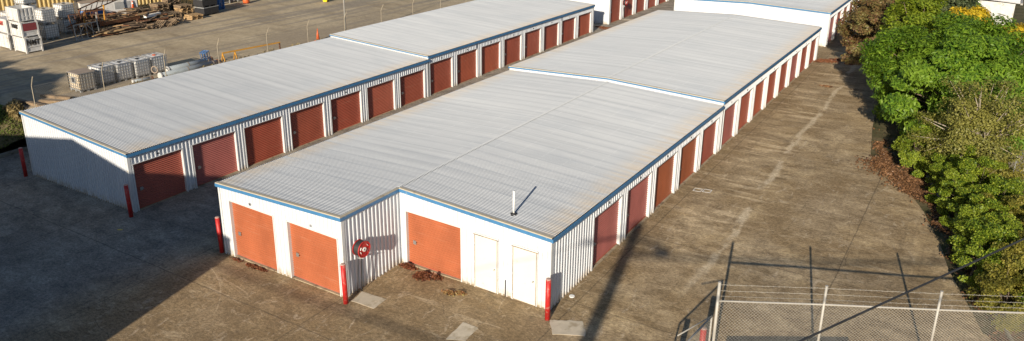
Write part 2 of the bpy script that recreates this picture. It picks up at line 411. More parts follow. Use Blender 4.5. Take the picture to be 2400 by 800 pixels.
# ------------------------------------------------------------------ sheet-metal building pieces
def ribbed(b, p0, p1, zb, zt, n, period=.2, depth=.038, phase=0.):
    """vertical trapezoid ribs from p0 to p1 (2D); zb, zt functions of distance or numbers; n outward 2D normal"""
    p0 = Vector(p0); p1 = Vector(p1); L = (p1-p0).length; t = (p1-p0)/L; n = Vector(n)
    prof = [(0,0),(.60*period,0),(.66*period,depth),(.92*period,depth)]
    st = []
    k = -1
    while k*period - phase < L:
        for s_, o_ in prof:
            s = k*period - phase + s_
            if 0 < s < L: st.append((s, o_))
        k += 1
    if not st: st = [(0,0)]
    st = [(0, st[0][1])] + st + [(L, st[-1][1])]
    fb = zb if callable(zb) else (lambda s: zb); ft = zt if callable(zt) else (lambda s: zt)
    i0 = len(b.v)
    for s, o in st:
        q = p0 + t*s + n*o
        b.v += [(q.x, q.y, fb(s)), (q.x, q.y, ft(s))]
    for k in range(len(st)-1):
        a = i0+2*k; b.f.append((a, a+2, a+3, a+1)); b.m.append(b.cur)
def roof_sheet(b, xa, za, xb, zb_, y0, y1, period=.10, amp=.0165, segs=6):
    n = int((y1-y0)/period*segs)
    i0 = len(b.v)
    nx = 2
    for k in range(n+1):
        y = y0+(y1-y0)*k/n; o = amp*math.sin(2*math.pi*(y/period))
        for j in range(nx):
            t = j/(nx-1); b.v.append((xa+(xb-xa)*t, y, za+(zb_-za)*t+o))
    for k in range(n):
        for j in range(nx-1):
            a = i0+k*nx+j; b.f.append((a, a+1, a+nx+1, a+nx)); b.m.append(0)
def roller(P, n, t, wdt, zb, zt, m, par, lock_at=.12, lock=True):
    """roller door: P left-bottom start (2D), t along, n outward"""
    per = .095; segs = 6; H = zt-zb; k_ = int(H/per*segs); b = MB()
    P = Vector(P); t = Vector(t); n = Vector(n); Q = P+t*wdt
    for k in range(k_+1):
        z = zb+H*k/k_; o = .024*max(-.4, math.sin(2*math.pi*z/per))
        a = P+n*o; c = Q+n*o
        b.v += [(a.x,a.y,z),(c.x,c.y,z)]
    for k in range(k_): b.f.append((2*k,2*k+1,2*k+3,2*k+2)); b.m.append(0)
    d = b.build('roller_door', m, par, True)
    # bottom rail
    r = MB(); a = P+n*.0; e = Q
    th = n*.022
    r.poly([(a.x+th.x,a.y+th.y,zb+.002),(e.x+th.x,e.y+th.y,zb+.002),(e.x+th.x,e.y+th.y,zb+.055),(a.x+th.x,a.y+th.y,zb+.055)])
    r.poly([(a.x+th.x,a.y+th.y,zb+.055),(e.x+th.x,e.y+th.y,zb+.055),(e.x,e.y,zb+.055),(a.x,a.y,zb+.055)])
    r.build('bottom_rail', M['doorB'], d)
    if lock:
        l = MB(); c = P+t*(wdt*lock_at)+n*.02
        zc = zb+H*.42
        u = Matrix((Vector((t.x,t.y,0)), Vector((n.x,n.y,0)), Vector((0,0,1)))).transposed().to_4x4(); u.translation = (c.x,c.y,zc)
        l.box(-.07,.07,0,.018,-.08,.08,u); l.box(-.012,.10,.018,.05,-.016,.016,u); l.box(-.05,-.01,.018,.04,-.06,-.02,u)
        l.build('door_lock', M['chrome'], d)
    return d
def wall_run(par, p0, p1, n, zb, zt, openings, mats, head, rec=.1, phase=0., mark=None, locks=True, nums=None):
    """wall p0->p1 with door openings [(s0,s1)], zb(s), zt(s); head z of openings"""
    p0 = Vector(p0); p1 = Vector(p1); L = (p1-p0).length; t = (p1-p0)/L; n = Vector(n)
    b = MB(); cur = 0; at = lambda s: p0+t*s
    def strip(s0, s1, fb, ft):
        if s1-s0 < .01: return
        ribbed(b, at(s0), at(s1), lambda s: fb(s0+s), lambda s: ft(s0+s), n, phase=(s0+phase) % .2)
    for (a, c) in openings:
        strip(cur, a, zb, zt); strip(a, c, lambda s: head, zt); cur = c
    strip(cur, L, zb, zt)
    b.build('wall', M['white'], par)
    for i, (a, c) in enumerate(openings):
        fr = MB()
        u = Matrix((Vector((t.x,t.y,0)), Vector((n.x,n.y,0)), Vector((0,0,1)))).transposed().to_4x4(); u.translation = (p0.x,p0.y,0)
        z0 = min(zb(a), zb(c))-.05
        fr.box(a-.045, a, -rec-.04, .042, z0, head, u); fr.box(c, c+.045, -rec-.04, .042, z0, head, u)
        fr.box(a-.045, c+.045, -rec-.04, .045, head, head+.035, u)
        fr.build('door_frame', M['trimwhite'], par)
        P = at(a)-n*rec; zz = (zb(a)+zb(c))/2+.05
        mm = mats[i] if mats[i] is not M['doorB'] else M['doorB%d' % random.choice((0,1,2,3,4))]
        d = roller(P, n, t, c-a, zz, head+.001, mm, par, lock=locks and (i % 3 != 2 or i < 1))
        if nums:
            tx = text_mesh(nums[i], .13, M['inkblack'], 'door_number', par)
            tx.matrix_local = Matrix.Translation((*(at((a+c)/2)+n*.0405), head+.16)) @ Matrix((Vector((t.x,t.y,0)), Vector((0,0,1)), Vector((n.x,n.y,0)))).transposed().to_4x4()
    return
def text_mesh(s, size, m, name, parent, extrude=.003):
    cu = bpy.data.curves.new(name, 'FONT'); cu.body = s; cu.size = size; cu.extrude = extrude; cu.offset = .018*size if size < .3 else .016; cu.align_x = 'CENTER'; cu.align_y = 'CENTER'
    o = bpy.data.objects.new(name, cu); col.objects.link(o)
    dg = bpy.context.evaluated_depsgraph_get()
    me = bpy.data.meshes.new_from_object(o.evaluated_get(dg)); me.materials.clear(); me.materials.append(m)
    bpy.data.objects.remove(o)
    r = bpy.data.objects.new(name, me); col.objects.link(r); r.parent = parent; return r
def strip_box(b, p, q, up, nrm, h, th):
    """board from p to q (3D top edge line), hanging down h, thickness th along 2D normal nrm"""
    p = Vector(p); q = Vector(q); nr = Vector((nrm[0], nrm[1], 0)); d = Vector((0,0,-h))
    c = [p, q, q+nr*th, p+nr*th]; c2 = [x+d for x in c]
    i = len(b.v); b.v += [tuple(x) for x in c2+c]
    for f in ((0,3,2,1),(4,5,6,7),(0,1,5,4),(1,2,6,5),(2,3,7,6),(3,0,4,7)): b.f.append(tuple(i+k for k in f)); b.m.append(0)

DW = 2.42
def localize(par):
    T = Matrix.Translation(-par.location)
    for ch in par.children_recursive:
        if ch.name.startswith('door_number'): ch.matrix_local = T @ ch.matrix_local
        else: ch.data.transform(T)
# ================== central block, near part (gabled) with its stepped front
def central_near():
    x1, xr, xl = 0., -6.7, -13.34; y0, yp, y1 = 0., -3.085, 18.18; ze, zr = 2.80, 3.02
    par = empty('storage_block', (x1,y0,0), 0, 'nearest white gabled storage block with stepped front, cream doors and roof vent pipe', 'storage shed')
    kl = (zr-ze+.0)/6.7
    ztop = lambda x: (zr+(x-xr)*-(zr-ze)/6.7 if x > xr else zr-(xr-x)*(zr-2.72)/6.64) - .03
    sd = lambda x: (lambda s: gz(x, y0+s)-.03)
    # side wall x=0
    ops = [(3.2+3*i+.02, 3.2+3*i+.02+DW) for i in range(5)]
    wall_run(par, (x1,y0), (x1,y1), (1,0), lambda s: gz(x1,y0+s)-.02, lambda s: ze-.02, ops, [M['doorC'],M['doorC'],M['doorA'],M['doorA'],M['doorB']], 2.24, nums=['52','53','54','55','56'])
    # front, right half (recessed bay)
    opf = [(.33, 2.92)]
    wall_run(par, (xr,y0), (x1,y0), (0,-1), lambda s: gz(xr+s,y0)-.02, lambda s: ztop(xr+s), opf, [M['doorA']], 2.12)
    # pedestrian doors with frames, set on the front wall
    for i, (a, c) in enumerate(((-3.11,-2.16),(-1.47,-.53))):
        fr = MB(); zb = gz((a+c)/2,0); fr.box(a-.05,c+.05,-.058,.02,zb-.03,2.13)
        fr.box(a-.07,c+.07,-.070,-.0585,2.10,2.15); fr.build('door_frame', M['trimwhite'], par)
        d = MB(); d.box(a,c,-.068,-.0595,zb+.03,2.09); dd = d.build('door', M['cream'], par)
        g = MB(); g.box(a-.026,a+.002,-.0705,-.0681,zb+.03,2.09); g.box(c-.002,c+.022,-.0705,-.0681,zb+.03,2.09); g.box(a,c,-.0705,-.0681,zb+.0,zb+.035); g.box(a-.07,c+.07,-.082,-.0665,2.075,2.10)
        g.build('door_gap', M['wood'], par)
        h = MB(); h.tube([(c-.09,-.068,zb+.98),(c-.09,-.10,zb+.98)],.028,8); h.tube([(c-.09,-.10,zb+.98),(c-.09,-.14,zb+.98)],.02,8); h.build('handle', M['chrome'], dd, True)
        for zz in (.3,1.05,1.8):
            q = MB(); q.box(a-.012,a+.016,-.078,-.0706,zb+zz-.05,zb+zz+.05); q.build('hinge', M['galv'], dd)
    # a thin conduit between the two doors
    q = MB(); q.tube([(-1.80,-.06,gz(-1.8,0)),(-1.80,-.06,.62)],.014,6); q.build('conduit', M['rubber'], par)
    # return wall facing +x
    wall_run(par, (xr,yp), (xr,y0), (1,0), lambda s: gz(xr,yp+s)-.02, lambda s: zr-.02, [], [], 2.12)
    # projecting front
    opp = [(.57,3.07),(3.86,6.40)]
    wall_run(par, (xl,yp), (xr,yp), (0,-1), lambda s: gz(xl+s,yp)-.02, lambda s: ztop(xl+s), opp, [M['doorA'],M['doorA']], 2.09, nums=['50','51'])
    # hidden walls
    wall_run(par, (xl,y1), (xl,yp), (-1,0), lambda s: gz(xl,y1-s)-.02, lambda s: 2.70, [], [], 2.2)
    # slab
    s = MB()
    for (a,bx,c,d) in ((xr,x1+.03,y0-.03,y1),(xl-.03,xr+.03,yp-.03,y1-.001)):
        zc = lambda x,y: gz(x,y)+.035
        P = [(a,c),(bx,c),(bx,d),(a,d)]
        s.poly([(x,y,zc(x,y)) for x,y in P])
        for k in range(4):
            (xa,ya),(xb_,yb_) = P[k],P[(k+1)%4]; s.quad((xa,ya,zc(xa,ya)-.2),(xb_,yb_,zc(xb_,yb_)-.2),(xb_,yb_,zc(xb_,yb_)),(xa,ya,zc(xa,ya)))
    s.build('slab', M['slab'], par)
    # corner flashings
    c = MB()
    for (x,y) in ((x1,y0),(xr,yp)):
        c = MB(); c.box(x-.10,x+.044,y-.044,y+.10,gz(x,y)-.03,(ze if x==x1 else zr)-.04); c.build('corner_trim', M['trimwhite'], par)
    c = MB(); c.box(xl-.035,xl+.06,yp-.044,yp+.05,gz(xl,yp)-.05,2.68); c.build('corner_trim', M['trimwhite'], par)
    # roof
    rf = MB(); roof_sheet(rf, xr, zr, x1+.06, ze-.002, y0-.05, y1); roof_sheet(rf, xl-.05, 2.72-.002, xr, zr, yp-.05, y1)
    ro = rf.build('roof', mat_roof('roof_central', 0, (x1, xl)), par, True)
    rc = MB()
    roof_sheet(rc, xr-.07, zr+.018, xr, zr+.022, y0, y1-.03); roof_sheet(rc, xr, zr+.022, xr+.07, zr+.018, y0, y1-.03); rc.build('ridge_cap', M['ridge'], ro)
    # fascias (blue) and tan edge flashing
    fb = MB()
    h = .16
    strip_box(fb, (xr+.0,y0-.075,zr+.005),(x1+.07,y0-.075,ze+.005),0,(0,1),h,.03)
    strip_box(fb, (xr+.045,yp-.075,zr+.005),(xr+.045,y0-.075,zr+.005),0,(1,0),h,.03)
    strip_box(fb, (xl-.08,yp-.105,2.72+.004),(xr+.075,yp-.105,zr+.004),0,(0,1),h,.03)
    strip_box(fb, (x1+.0705,y0-.075,ze-.035),(x1+.0705,y1,ze-.035),0,(1,0),.13,.05)
    strip_box(fb, (xl-.11,y1,2.72-.02),(xl-.11,yp-.105,2.72-.02),0,(1,0),.13,.03)
    fb.build('fascia', M['blue'], par)
    tf = MB()
    def flash(p, q, dirn, wd):
        p = Vector(p); q = Vector(q); d = Vector((*dirn,0))*wd; u = Vector((0,0,.014))
        tf.poly([tuple(p+u),tuple(q+u),tuple(q+d+u),tuple(p+d+u)]); tf.poly([tuple(p+u),tuple(q+u),tuple(q-u*2),tuple(p-u*2)])
    flash((xr+.075,y0-.078,zr+.01),(x1+.07,y0-.078,ze+.01),(0,1),.13)
    flash((xr+.078,yp-.108,zr+.01),(xr+.078,y0-.076,zr+.01),(-1,0),.10)
    flash((xl-.08,yp-.108,2.73),(xr+.075,yp-.108,zr+.01),(0,1),.13)
    tf.build('edge_flashing', M['tan'], par)
    gt = MB(); gt.box(x1+.06,x1+.072,y0-.05,y1,ze-.032,ze-.012); gt.build('gutter_gap', M['dark'], par)
    # vent pipe through the roof
    v = MB(); v.tube([(-1.96,.71,2.84),(-1.96,.71,3.77)],.04,10); vp = v.build('vent_pipe', M['whitep'], par, True)
    g = MB(); g.tube([(-1.96,.71,2.85),(-1.96,.71,2.90),(-1.96,.71,2.93)],[.13,.12,.05],10); g.build('pipe_flashing', M['rubber'], vp, True)
central_near()

def block(label, x1, W, y0, y1, ze, zl, ridge, ops, dm, head, lab_front=True, front=True, n_front=None, roofseed=1., nums=None, fh=.15):
    """a plain storage block: door wall at x1 facing +x; ridge=(xr,zr) or None for a single slope to zl at x1-W"""
    par = empty('storage_block', (x1,y0,0), 0, label, 'storage shed')
    xl = x1-W
    def zt(x):
        if ridge:
            xr, zr = ridge
            return zr+(x-xr)*(ze-zr)/(x1-xr) if x > xr else zl+(x-xl)*(zr-zl)/(xr-xl)
        return ze+(x1-x)*(zl-ze)/W
    wall_run(par, (x1,y0), (x1,y1), (1,0), lambda s: gz(x1,y0+s)-.02, lambda s: ze-.02, ops, dm, head, nums=nums)
    xs = [xl] + ([ridge[0]] if ridge else []) + [x1]
    for a, c in zip(xs[:-1], xs[1:]):
        wall_run(par, (a,y0), (c,y0), (0,-1), lambda s: gz(a+s,y0)-.02, lambda s: zt(a+s)-.03, [], [], head)
        wall_run(par, (c,y1), (a,y1), (0,1), lambda s: gz(c-s,y1)-.02, lambda s: zt(c-s)-.03, [], [], head)
    wall_run(par, (xl,y1), (xl,y0), (-1,0), lambda s: gz(xl,y1-s)-.02, lambda s: zl-.02, [], [], head)
    for bb in ((x1-.09,x1+.044,y0-.044,y0+.10,gz(x1,y0)-.03,ze-.04),(xl-.04,xl+.05,y0-.044,y0+.06,gz(xl,y0)-.05,zl-.04),(x1-.09,x1+.044,y1-.14,y1+.044,gz(x1,y1)-.03,ze-.04)):
        c = MB(); c.box(*bb); c.build('corner_trim', M['trimwhite'], par)
    s = MB(); P = [(xl-.03,y0-.03),(x1+.03,y0-.03),(x1+.03,y1+.03),(xl-.03,y1+.03)]; zc = lambda x,y: gz(x,y)+.035
    s.poly([(x,y,zc(x,y)) for x,y in P])
    for k in range(4):
        (xa,ya),(xb_,yb_) = P[k],P[(k+1)%4]; s.quad((xa,ya,zc(xa,ya)-.2),(xb_,yb_,zc(xb_,yb_)-.2),(xb_,yb_,zc(xb_,yb_)),(xa,ya,zc(xa,ya)))
    s.build('slab', M['slab'], par)
    rf = MB(); rs = []
    if ridge:
        roof_sheet(rf, ridge[0], ridge[1], x1+.06, ze-.002, y0-.05, y1+.06); roof_sheet(rf, xl-.05, zl-.002, ridge[0], ridge[1], y0-.05, y1+.06); eav = (x1, xl)
    else:
        roof_sheet(rf, xl-.05, zl, x1+.06, ze-.002, y0-.05, y1+.06); eav = (x1,)
    ro = rf.build('roof', mat_roof('roof_sheet', roofseed, eav), par, True)
    if ridge:
        xr, zr = ridge; rc = MB()
        roof_sheet(rc, xr-.07, zr+.018, xr, zr+.022, y0, y1-.03); roof_sheet(rc, xr, zr+.022, xr+.07, zr+.018, y0, y1-.03); rc.build('ridge_cap', M['ridge'], ro)
    fb = MB(); tf = MB()
    pts = [(x, zt(x)) for x in [xl-.07]+([ridge[0]] if ridge else [])+[x1+.07]]
    for (xa,za),(xb_,zb_) in zip(pts[:-1], pts[1:]):
        strip_box(fb, (xa,y0-.08,za+.005),(xb_,y0-.08,zb_+.005),0,(0,1),fh,.03)
        for yy, d in ((y0-.083,.12),(y1+.07,-.1)):
            u = .024; tf = MB()
            tf.poly([(xa,yy,za+u),(xb_,yy,zb_+u),(xb_,yy+d,zb_+u),(xa,yy+d,za+u)]); tf.poly([(xa,yy,za+u),(xb_,yy,zb_+u),(xb_,yy,zb_-.02),(xa,yy,za-.02)]); tf.build('edge_flashing', M['tan'], par)
    strip_box(fb, (x1+.0705,y0-.08,ze-.035),(x1+.0705,y1+.09,ze-.035),0,(1,0),.13,.05)
    strip_box(fb, (xl-.10,y1,zl-.02),(xl-.10,y0-.08,zl-.02),0,(1,0),.13,.03)
    fb.build('fascia', M['blue'], par)
    gt = MB(); gt.box(x1+.06,x1+.072,y0-.05,y1+.06,ze-.032,ze-.012); gt.build('gutter_gap', M['dark'], par)
    localize(par)
    return par
A_, B_, C_ = M['doorA'], M['doorB'], M['doorC']
block('white gabled storage block joined behind the nearest one, eight red doors facing the driveway', 0., 13.34, 18.20, 41.96, 3.045, 2.965, (-6.7,3.265),
      [(18.55+2.94*i-18.2, 18.55+2.94*i-18.2+2.32) for i in range(8)], [C_,B_,B_,B_,B_,C_,B_,B_], 2.42, roofseed=3.1, fh=.105, nums=[str(57+i) for i in range(8)])
block('white storage block with single slope roof at left, its plain end wall half in shadow', -20.35, 8.96, -2.66, 18.82, 2.285, 2.66, None,
      [(.2+3.06*i, .2+3.06*i+2.5) for i in range(7)], [B_,C_,B_,B_,B_,B_,B_], 1.69, roofseed=5.3, nums=[str(30-i) for i in range(7)])
block('long white storage block with single slope roof behind the left one, middle of its row', -20.35, 8.96, 18.84, 43.43, 2.51, 2.88, None,
      [(.17+3.06*i, .17+3.06*i+2.5) for i in range(8)], [B_]*8, 1.93, roofseed=8.8, fh=.10, nums=[str(23-i) for i in range(8)])
block('white storage block farthest up the left row, hose reel on its second pillar', -20.65, 8.6, 47.5, 75., 3.0, 3.3, None,
      [(.25+3.1*i, .25+3.1*i+2.4) for i in range(8)], [B_]*8, 2.5, roofseed=2.2)
block('white gabled storage block farthest along the driveway, tall plain end wall', -.31, 13.5, 47., 78., 3.42, 3.36, (-7.0,3.62),
      [(.5+2.95*i, .5+2.95*i+2.3) for i in range(10)], [C_,B_,B_,B_,C_,B_,B_,B_,B_,B_], 2.85, roofseed=6.6)

# downpipe beside first pillar group of the left block etc.
# ------------------------------------------------------------------ bollards
def bollard(x, y, label, lean=(0,0)):
    z = gz(x,y)
    t = empty('bollard', (x,y,z-.02), 0, label, 'bollard', 'red steel bollards guarding the block corners')
    t.rotation_euler = (lean[0], lean[1], 0)
    b = MB(); b.tube([(0,0,0),(0,0,1.56)], .092, 20); b.build('post', M['red'], t)
    for p in t.children[0].data.polygons: p.use_smooth = len(p.vertices) == 4
    c = MB(); c.tube([(0,0,1.561),(0,0,1.585),(0,0,1.60)], [.093,.085,.04], 20); c.build('cap', M['redtop'], t)
    return t
for x, y, l, ln in ((-29.52,-2.97,'red bollard at the outer left corner of the left storage block',(0,.0)),
      (-20.05,-3.05,'dark red bollard in shade by the left block corner beside its first roller door',(0,-.03)),
      (-13.58,-3.13,'bright red bollard left of the two orange doors, on the shadow edge',(0,-.03)),
      (-6.44,-3.35,'red bollard below the hose reel, between orange door and concrete patch',(0,-.02)),
      (.24,-.54,'red bollard at the nearest building corner beside the second cream door',(0,0)),
      (5.63,-.66,'red bollard inside the chain link gate at the bottom of the driveway',(0,0)),
      (5.35,-2.53,'red bollard just outside the gate, below the picture edge',(0,0))):
    bollard(x, y, l, ln)

# ------------------------------------------------------------------ hose reels
def hose_reel(x, y, zc, label, r=.30, stand=True):
    t = empty('hose_reel', (x,y,gz(x,y)), 0, label, 'hose reel'); h = zc-gz(x,y)
    def disc(x0, x1, rr, name, m, par, n=28):
        b = MB(); b.tube([(x0,0,h),(x1,0,h)], rr, n); o = b.build(name, m, par); return o
    face = disc(.40,.425,r,'disc', M['red'], t); disc(.13,.155,r,'disc', M['red'], t)
    rim = MB(); N_ = 28
    rim.tube([(.43, math.cos(2*math.pi*k/N_)*r, h+math.sin(2*math.pi*k/N_)*r) for k in range(N_+1)], .016, 6, False); rim.build('rim', M['red'], face, True)
    disc(.426,.45,.085,'hub', M['whitep'], face, 16)
    for a in (35,155,200,275,330):
        s = MB(); c = Vector((.4265, math.cos(R(a))*r*.66, h+math.sin(R(a))*r*.66)); tt = Vector((0,-math.sin(R(a)),math.cos(R(a))))
        if a in (35,155,200): s.bar(c-tt*.05, c+tt*.05, .05, .006); s.build('sticker', M['whitep'], face)
        else: s.bar(c-tt*.06, c+tt*.06, .045, .006); s.build('slot', M['maroon'], face)
    hs = MB(); pts = []
    turns = 6
    for k in range(turns*18+1):
        a = 2*math.pi*k/18; xx = .17+.215*(k/(turns*18)); pts.append((xx, math.cos(a)*(r*.88), h+math.sin(a)*(r*.88)))
    hs.tube(pts, .024, 6); hs.build('hose', M['rubber'], t, True)
    br = MB(); br.bar((0,0,h),(.45,0,h),.05); br.bar((.03,-.1,h),(.03,.1,h),.03,.3); br.build('bracket', M['galv'], t)
    if stand:
        p = MB(); p.tube([(.16,-.04,h-.30),(.20,-.06,h-.42),(.19,-.10,h-.55),(.10,-.12,.02)], .014, 6); p.tube([(.20,.05,h-.34),(.22,.04,h-.5),(.16,.03,.02)], .02, 6); p.build('supply_pipe', M['rubber'], t, True)
        g = MB(); g.box(.14,.26,-.05,.03,h-.43,h-.37); g.tube([(.2,-.01,h-.37),(.2,-.01,h-.3)],.02,8); g.tube([(.26,-.01,h-.40),(.33,-.01,h-.40)],.012,6); g.build('valve', M['galv'], t)
    return t
hose_reel(-6.66, -2.50, 1.62, 'red hose reel with black hose mounted on the ribbed return wall')
hose_reel(-20.60, 50.45, 1.75, 'small red hose reel on the farthest block of the left row', .28)
hose_reel(-.26, 50.0, 2.2, 'small dark hose reel on the farthest block along the driveway', .28)

# ------------------------------------------------------------------ concrete patches, litter, small marks
def patch(name, pts, label, m, h=.012, cat='slab'):
    b = MB(); top = [(x,y,gz(x,y)+h) for x,y in pts]; b.poly(top)
    for k in range(len(pts)):
        a = top[k]; c = top[(k+1)%len(pts)]; b.quad((a[0],a[1],a[2]-.05),(c[0],c[1],c[2]-.05),c,a)
    o = b.build(name, m); 
    return tag(o, label, cat)
def jag(pts, amp=.02, n=5):
    out = []
    for k in range(len(pts)):
        a = Vector(pts[k]); c = Vector(pts[(k+1)%len(pts)])
        for i in range(n): q = a.lerp(c, i/n); out.append((q.x+random.uniform(-amp,amp), q.y+random.uniform(-amp,amp)))
    return out
patch('concrete_patch', jag([(-6.36,-3.15),(-5.32,-3.11),(-5.37,-2.42),(-6.48,-2.47)],.015), 'pale concrete patch in the recess below the hose reel', M['patch'])
patch('concrete_patch', jag([(-2.02,-3.28),(-1.42,-3.03),(-1.46,-2.2),(-2.12,-2.18)],.015), 'pale concrete patch at the bottom edge of the photo in front of the cream doors', M['patch'])
patch('concrete_patch', jag([(.83,-1.22),(1.80,-.75),(1.35,-.02),(.95,-.22),(.35,-.55)],.03), 'pale uneven concrete patch right of the corner bollard', M['patch'])
patch('concrete_patch', jag([(-20.5,50.2),(-19.6,50.3),(-19.6,51.0),(-20.5,50.9)],.015), 'small pale concrete pad under the far left hose reel', M['patch'])
o = MB(); o.tube([(.08+.0,1.18,gz(.1,1.18)),(.08,1.18,gz(.1,1.18)+.03)], .10, 16); oo = o.build('drain_cap', M['whitep']); oo.location.x = .18; tag(oo, 'small white round drain cap near the right wall corner', 'drain cap')
o = MB(); o.box(-.11,.11,-.03,.03,0,.012, Matrix.Translation((-19.22,-4.1,gz(-19.22,-4.1)))@Matrix.Rotation(.5,4,'Z')); tag(o.build('debris', M['binyel']), 'tiny yellow scrap lying on the shaded driveway', 'debris')
for k,(x,y) in enumerate(((.68,12.45),(1.10,12.55))):
    o = MB(); q = [(x,y),(x+.34,y+.05),(x+.34,y+.38),(x,y+.34)]
    for i in range(4):
        a = q[i]; c = q[(i+1)%4]; o.bar((a[0],a[1],gz(*a)+.004),(c[0],c[1],gz(*c)+.004),.03,.008)
    tag(o.build('painted_outline', M['trimwhite']), ['faint white square outline on the driveway nearer the doors','faint white square outline on the driveway, outer of the two'][k], 'ground marking')

def leaves_mesh(name, n, pos_fn, size, m, flat=.8, parent=None, aspect=1.8, up=None, smooth_=False):
    """n little leaf quads; pos_fn(n)-> (n,3) positions and (n,3) normals or None"""
    P, Nn = pos_fn(n)
    n = len(P)
    if Nn is None: Nn = np.tile(np.array([0,0,1.]), (n,1))
    Nn = Nn + rng.normal(0, flat, (n,3)); Nn /= np.linalg.norm(Nn, axis=1)[:,None]+1e-9
    T = np.cross(Nn, rng.normal(0,1,(n,3))); T /= np.linalg.norm(T, axis=1)[:,None]+1e-9
    if up is not None:
        T = T*.6 + np.array(up)[None,:]; T -= Nn*np.sum(T*Nn,axis=1)[:,None]; T /= np.linalg.norm(T,axis=1)[:,None]+1e-9
    Bv = np.cross(Nn, T)
    s = size*rng.uniform(.6,1.35,(n,1))
    a = P - T*s*.5*aspect; b = P + Bv*s*.5; c = P + T*s*.5*aspect; d = P - Bv*s*.5
    V = np.stack([a,b+Nn*s*.06,c,d+Nn*s*.06],1).reshape(-1,3)
    me = bpy.data.meshes.new(name); me.vertices.add(4*n); me.vertices.foreach_set('co', V.astype(np.float32).ravel())
    me.loops.add(4*n); me.loops.foreach_set('vertex_index', np.arange(4*n,dtype=np.int32))
    me.polygons.add(n); me.polygons.foreach_set('loop_start', np.arange(0,4*n,4,dtype=np.int32)); me.polygons.foreach_set('loop_total', np.full(n,4,dtype=np.int32))
    me.materials.append(m); me.update(); me.validate()
    o = bpy.data.objects.new(name, me); col.objects.link(o)
    if parent is not None: o.parent = parent
    return o
def litter(label, blobs, n, size, m, h=.10, cat='leaf litter'):
    def fn(n_):
        out = []
        tot = sum(b[4] for b in blobs)
        for (x,y,rx,ry,wt) in blobs:
            k = int(n_*wt/tot); a = rng.uniform(0,2*np.pi,k); r = np.abs(rng.normal(0,.55,k)); r = np.minimum(r,1.25)
            X = x+np.cos(a)*r*rx; Yv = y+np.sin(a)*r*ry
            Z = .027*X+.011*Yv + .012 + np.maximum(0,1-r)*h*rng.uniform(.1,1,k)
            out.append(np.stack([X,Yv,Z],1))
        return np.concatenate(out), None
    o = leaves_mesh('leaf_litter', n, fn, size, m, .55); o['kind'] = 'stuff'; tag(o, label, cat); return o
litter('pile of dead red brown leaves in front of the recessed orange door', [(-6.25,-.2,.4,.12,2),(-5.25,-.45,.34,.28,3),(-4.8,-.3,.25,.15,1)], 2400, .07, M['leafred'], .16)
litter('small clump of yellow and brown dry leaves on the concrete', [(-3.65,-.9,.28,.14,1),(-3.3,-.72,.22,.12,1)], 500, .07, M['leafdry'], .10)
litter('thin scatter of dead leaves at the foot of the left orange door', [(-12.5,-3.28,.35,.10,1),(-11.5,-3.3,.4,.12,2.4),(-11.0,-3.3,.25,.08,1)], 700, .055, M['leafred'], .05)
litter('red brown leaf heap by the far end of the middle block', [(.8,41.8,.9,.5,3),(1.6,42.6,.7,.3,1),(.3,41.3,.4,.3,1)], 1500, .09, M['leafred'], .10)
litter('small red leaf strip on the far driveway', [(2.6,41.6,.35,.22,1)], 300, .08, M['leafred'], .05)
litter('small brown leaf strip in mid driveway', [(2.35,34.3,.4,.2,1)], 240, .08, M['leafmix'], .05)
litter('reddish leaf drift across the gap between the far left blocks', [(-20.5,45.8,1.4,.3,2),(-19.3,45.3,1.0,.5,2),(-18.6,47.0,.8,.4,1)], 1500, .09, M['leafred'], .05)
# brown litter under the hedge along the right kerb
def hedge_edge(y):
    for (ya,xa),(yb,xb) in zip(right[:-1], right[1:]):
        if ya <= y <= yb: return xa+(xb-xa)*(y-ya)/(yb-ya)
    return 12
def lit_fn(n):
    y = rng.uniform(4.5,24,n); y = np.where(rng.random(n)<.55, rng.normal(18.2,2.3,n), y); y = np.clip(y,3,26)
    wd = .38+1.0*np.exp(-((y-19.3)/1.8)**2)
    xe = np.array([hedge_edge(v) for v in y]); u = np.abs(rng.normal(0,.6,n)); x = xe+.9 - u*wd - .25 + .25*np.sin(y*2.1)
    x = x + (rng.random(n)<.3)*rng.uniform(0,1.6,n)
    return np.stack([x,y,.027*x+.011*y+.02+rng.uniform(0,.07,n)],1), None
o = leaves_mesh('leaf_litter', 16000, lit_fn, .075, M['leafmix'], .55); o['kind']='stuff'; tag(o,'band of brown leaf litter between driveway and hedge','leaf litter')
# soil strip under hedge + timber edging
b = MB()
for (y0_,x0_),(y1_,x1_) in zip(right[2:-1], right[3:]):
    b.quad((x0_-.12,y0_,gz(x0_,y0_)+.02),(x0_+9,y0_,gz(x0_+9,y0_)+.08),(x1_+9,y1_,gz(x1_+9,y1_)+.08),(x1_-.12,y1_,gz(x1_,y1_)+.02))
tag(b.build('garden_bed', M['soil']), kind='structure')
eg = [(9.88,19.56),(10.4,17.95),(11.08,15.15),(11.6,12.9),(12.4,10),(13.15,7.18),(13.5,5.97),(14.6,2)]
b = MB()
for p, q in zip(eg[:-1], eg[1:]): b.bar((p[0],p[1],gz(*p)+.07),(q[0],q[1],gz(*q)+.07),.09,.22)
tag(b.build('garden_edging', M['kerb']), 'low concrete edging strip between leaf litter and hedge', 'edging')
